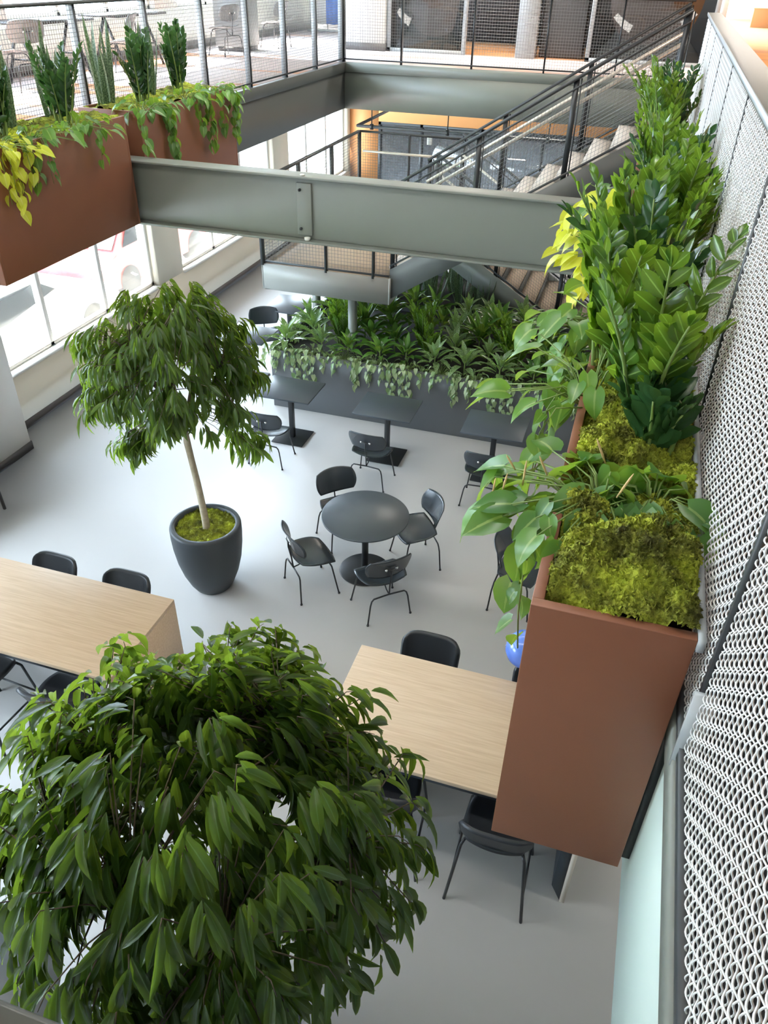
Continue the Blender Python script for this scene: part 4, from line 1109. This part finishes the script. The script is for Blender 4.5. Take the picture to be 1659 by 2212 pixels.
# glazed offices
m = MB()
for x in (-5.40, -3.86, -1.45, .70): m.box(x, x + .08, 17.4, 17.48, Z1, 7.2)
m.box(-5.40, -3.86, 17.4, 17.46, Z1, Z1 + .07); m.box(-1.45, .78, 17.4, 17.46, Z1, Z1 + .07); m.box(-5.4, .78, 17.4, 17.48, 6.6, 6.7)
w = struct(m.build('window_%d' % (n + 1), M['grey_metal']))
B3('pane', M['glass_dark'], (-5.32, -3.86, 17.43, 17.436, Z1 + .07, 6.6), parent=w)
B3('pane', M['glass_dark'], (-1.37, .70, 17.43, 17.436, Z1 + .07, 6.6), parent=w)
struct(B3('wall_office_pier', M['grey_metal'], (-2.78, -2.42, 17.35, 17.8, Z1, 7.2)))
struct(B3('wall_office', M['dark_room'], (-5.4, .78, 20.6, 20.7, Z1, 7.2)))
struct(B3('floor_office', M['carpet_orange'], (-5.3, .78, 17.5, 20.6, Z1, Z1 + .006)))
t = thing('credenza', 'dark low unit with a rounded end inside the glazed office', 'cabinet', (-1.95, 17.9, Z1 + .006))
B3('body', M['dark_room'], (-.42, .42, -.22, .22, 0, 1.5), parent=t, bevel=.03)
for x0, x1, z, lb in ((-5.2, -3.9, 4.72, 'left white roller blind in the office front'), (-1.3, .68, 4.70, 'right white roller blind in the office front')):
    t = thing('roller_blind', lb, 'blind', ((x0 + x1) / 2, 17.56, z), 0, 'office roller blinds'); h = (x1 - x0) / 2
    B3('cloth', M['blind'], (-h, h, -.004, .004, .02, 1.9), parent=t); B3('bottom_bar', M['grey_metal'], (-h, h, -.012, .012, 0, .022), parent=t)
def office_chair(label, x, y, rz):
    t = thing('office_chair', label, 'chair', (x, y, Z1 + .006), rz, 'office chairs')
    B3('seat', M['stool'], (-.25, .25, -.24, .24, .46, .54), parent=t, bevel=.03); B3('backrest', M['stool'], (-.23, .23, -.30, -.24, .6, 1.1), parent=t, bevel=.03)
    for s in (-1, 1):
        m = MB(); m.tube([(s * .26, -.2, .50), (s * .29, -.22, .64), (s * .29, -.05, .72), (s * .29, .18, .70)], [.018, .022, .026, .02], 8); m.build('armrest', M['tan_arm'], t, smooth=True)
    m = MB(); m.tube([(0, 0, .08), (0, 0, .47)], .03, 10); m.build('gas_lift', M['chrome'], t)
    m = MB()
    for k in range(5):
        a = k * 2 * PI / 5; m.tube([(0, 0, .12), (math.cos(a) * .3, math.sin(a) * .3, .07)], .018, 6); m.lathe([(.001, 0), (.03, .005), (.03, .05), (.001, .06)], (math.cos(a) * .3, math.sin(a) * .3, 0), 10)
    m.build('base', M['black_metal'], t)
office_chair('black office chair with tan arms behind the left glass', -4.45, 18.6, D(120))
office_chair('black office chair with a tan arm behind the right glass', -.55, 18.7, D(60))
t = thing('cardboard_box', 'orange-brown cardboard box on the orange carpet at upper right', 'box', (2.2, 27.0, Z1))
t.location = (2.72, 31.4, Z1)
B3('carton', M['cardboard'], (-.32, .32, -.25, .25, 0, .50), parent=t, bevel=.004); B3('lid', M['cardboard'], (-.325, .325, -.255, .255, .495, .51), parent=t)
t = thing('armchair', 'grey upholstered armchair with dark legs cut off by the left edge', 'armchair', (-6.88, 5.55, 0))
m = MB(); m.box(-.36, .34, -.36, .36, .24, .44); m.build('seat', M['fabric_grey'], t, bevel=.04)
m = MB(); m.box(-.36, .36, .28, .38, .24, .70); m.build('armrest', M['fabric_grey'], t, bevel=.03)
m = MB(); m.box(-.36, .36, -.38, -.28, .24, .70); m.build('armrest', M['fabric_grey'], t, bevel=.03)
m = MB(); m.box(-.42, -.30, -.36, .36, .24, .82); m.build('backrest', M['fabric_grey'], t, bevel=.04)
for sx, sy in ((.40, .34), (.40, -.34), (-.38, .34), (-.38, -.34)):
    m = MB(); m.bar((sx, sy, 0), (sx - .03 * (1 if sx > 0 else -1), sy, .66 if sx > 0 else .5), .026, .026, (0, 1, 0)); m.build('leg', M['base_dark'], t)

# ------------------------------------------------------------------ fill lights added out of view to brighten the rooms
def fill_light(label, x, y, z, sx, sy, power, col=(1, .97, .93)):
    t = thing('added_fill_panel', label, 'fill_light', (x, y, z), 0, 'added fill lights')
    B3('panel_back', M['white'], (-sx / 2 - .03, sx / 2 + .03, -sy / 2 - .03, sy / 2 + .03, .0, .06), parent=t)
    B3('glow_face', M['fill_light'], (-sx / 2, sx / 2, -sy / 2, sy / 2, -.012, 0), parent=t)
    l = bpy.data.lights.new('fill_area_light', 'AREA'); l.shape = 'RECTANGLE'; l.size = sx; l.size_y = sy; l.energy = power; l.color = col
    o = bpy.data.objects.new('fill_area_light', l); COL.objects.link(o); o.parent = t; o.location = (0, 0, -.03)
K = 1.0
for i, (x, y) in enumerate(((-4.2, 2.5), (-1.4, 2.5), (-4.2, 8.5), (-1.4, 8.5))):  # added top fill over the void, no fitting seen
    fill_light('added unseen fill light high above the void, %s of four' % ORD[i], x, y, 7.1, 2.4, .3, 40 * K)
for i, (x, y) in enumerate(((-4, 18.5), (0, 18.5), (3.5, 8), (3.5, 3), (-2, 16.5))):  # unseen fill added below the slabs for the lower floor
    fill_light('added unseen fill light under the upper floor slab, %s from the far side' % ORD[i], x, y, ZB - .07, 1.2, .3, 34 * K, (1, .93, .82))
for i, (x, y) in enumerate(((-3, 16.2), (1.5, 16.2), (4, 10), (4, 20), (4, 28))):  # unseen fill added to brighten the upper floors
    fill_light('added unseen fill light over the upper floor, %s from the far side' % ORD[i], x, y, 7.1, 1.6, .4, 170 * K, (1, .9, .78))
# daylight: sky, sun, and portals that guide sampling through the real window openings
w = bpy.data.worlds.new('World'); SC.world = w; w.use_nodes = True
bg = w.node_tree.nodes['Background']; bg.inputs[0].default_value = (.68, .84, 1.0, 1); bg.inputs[1].default_value = 23.
s = bpy.data.lights.new('sun', 'SUN'); s.energy = 40; s.angle = .01; s.color = (1, .93, .80)
so = bpy.data.objects.new('sun', s); COL.objects.link(so)
dv = Vector((1, -.12, -1.43)).normalized(); so.rotation_euler = dv.to_track_quat('-Z', 'Y').to_euler()
for ops, X, z0, z1 in ((low_ops, -7.72, .8, 2.95), (up_ops, -9.12, 4.62, 6.9)):
    for a, b in ops:
        l = bpy.data.lights.new('window_portal', 'AREA'); l.shape = 'RECTANGLE'; l.size = z1 - z0; l.size_y = b - a; l.cycles.is_portal = True
        o = bpy.data.objects.new('window_portal', l); COL.objects.link(o); o.location = (X, (a + b) / 2, (z0 + z1) / 2)
        o.rotation_euler = Vector((1, 0, 0)).to_track_quat('-Z', 'Y').to_euler()
# ------------------------------------------------------------------ camera
cam = bpy.data.cameras.new('camera'); co = bpy.data.objects.new('camera', cam); COL.objects.link(co)
cam.sensor_fit = 'VERTICAL'; cam.sensor_height = 36.; cam.lens = 1676.33 / 2212 * 36.; cam.clip_start = .02; cam.clip_end = 300
yaw, pit, rol = -0.29034742, -0.61807909, 0.0256618
fw = Vector((math.sin(yaw) * math.cos(pit), math.cos(yaw) * math.cos(pit), math.sin(pit)))
rt = Vector((math.cos(yaw), -math.sin(yaw), 0)); upv = rt.cross(fw)
r2 = rt * math.cos(rol) + upv * math.sin(rol); u2 = -rt * math.sin(rol) + upv * math.cos(rol)
co.matrix_world = Matrix((( r2.x, u2.x, -fw.x, 0), (r2.y, u2.y, -fw.y, 0), (r2.z, u2.z, -fw.z, 5.43), (0, 0, 0, 1)))
SC.camera = co
SC.view_settings.view_transform = 'Standard'; SC.view_settings.look = 'None'; SC.view_settings.gamma = 1; SC.view_settings.exposure = 0.1
SC.cycles.max_bounces = 8; SC.cycles.diffuse_bounces = 4; SC.cycles.glossy_bounces = 3; SC.cycles.transmission_bounces = 3; SC.cycles.transparent_max_bounces = 12
SC.cycles.caustics_reflective = False; SC.cycles.caustics_refractive = False; SC.cycles.sample_clamp_indirect = 8
bpy.context.view_layer.update()
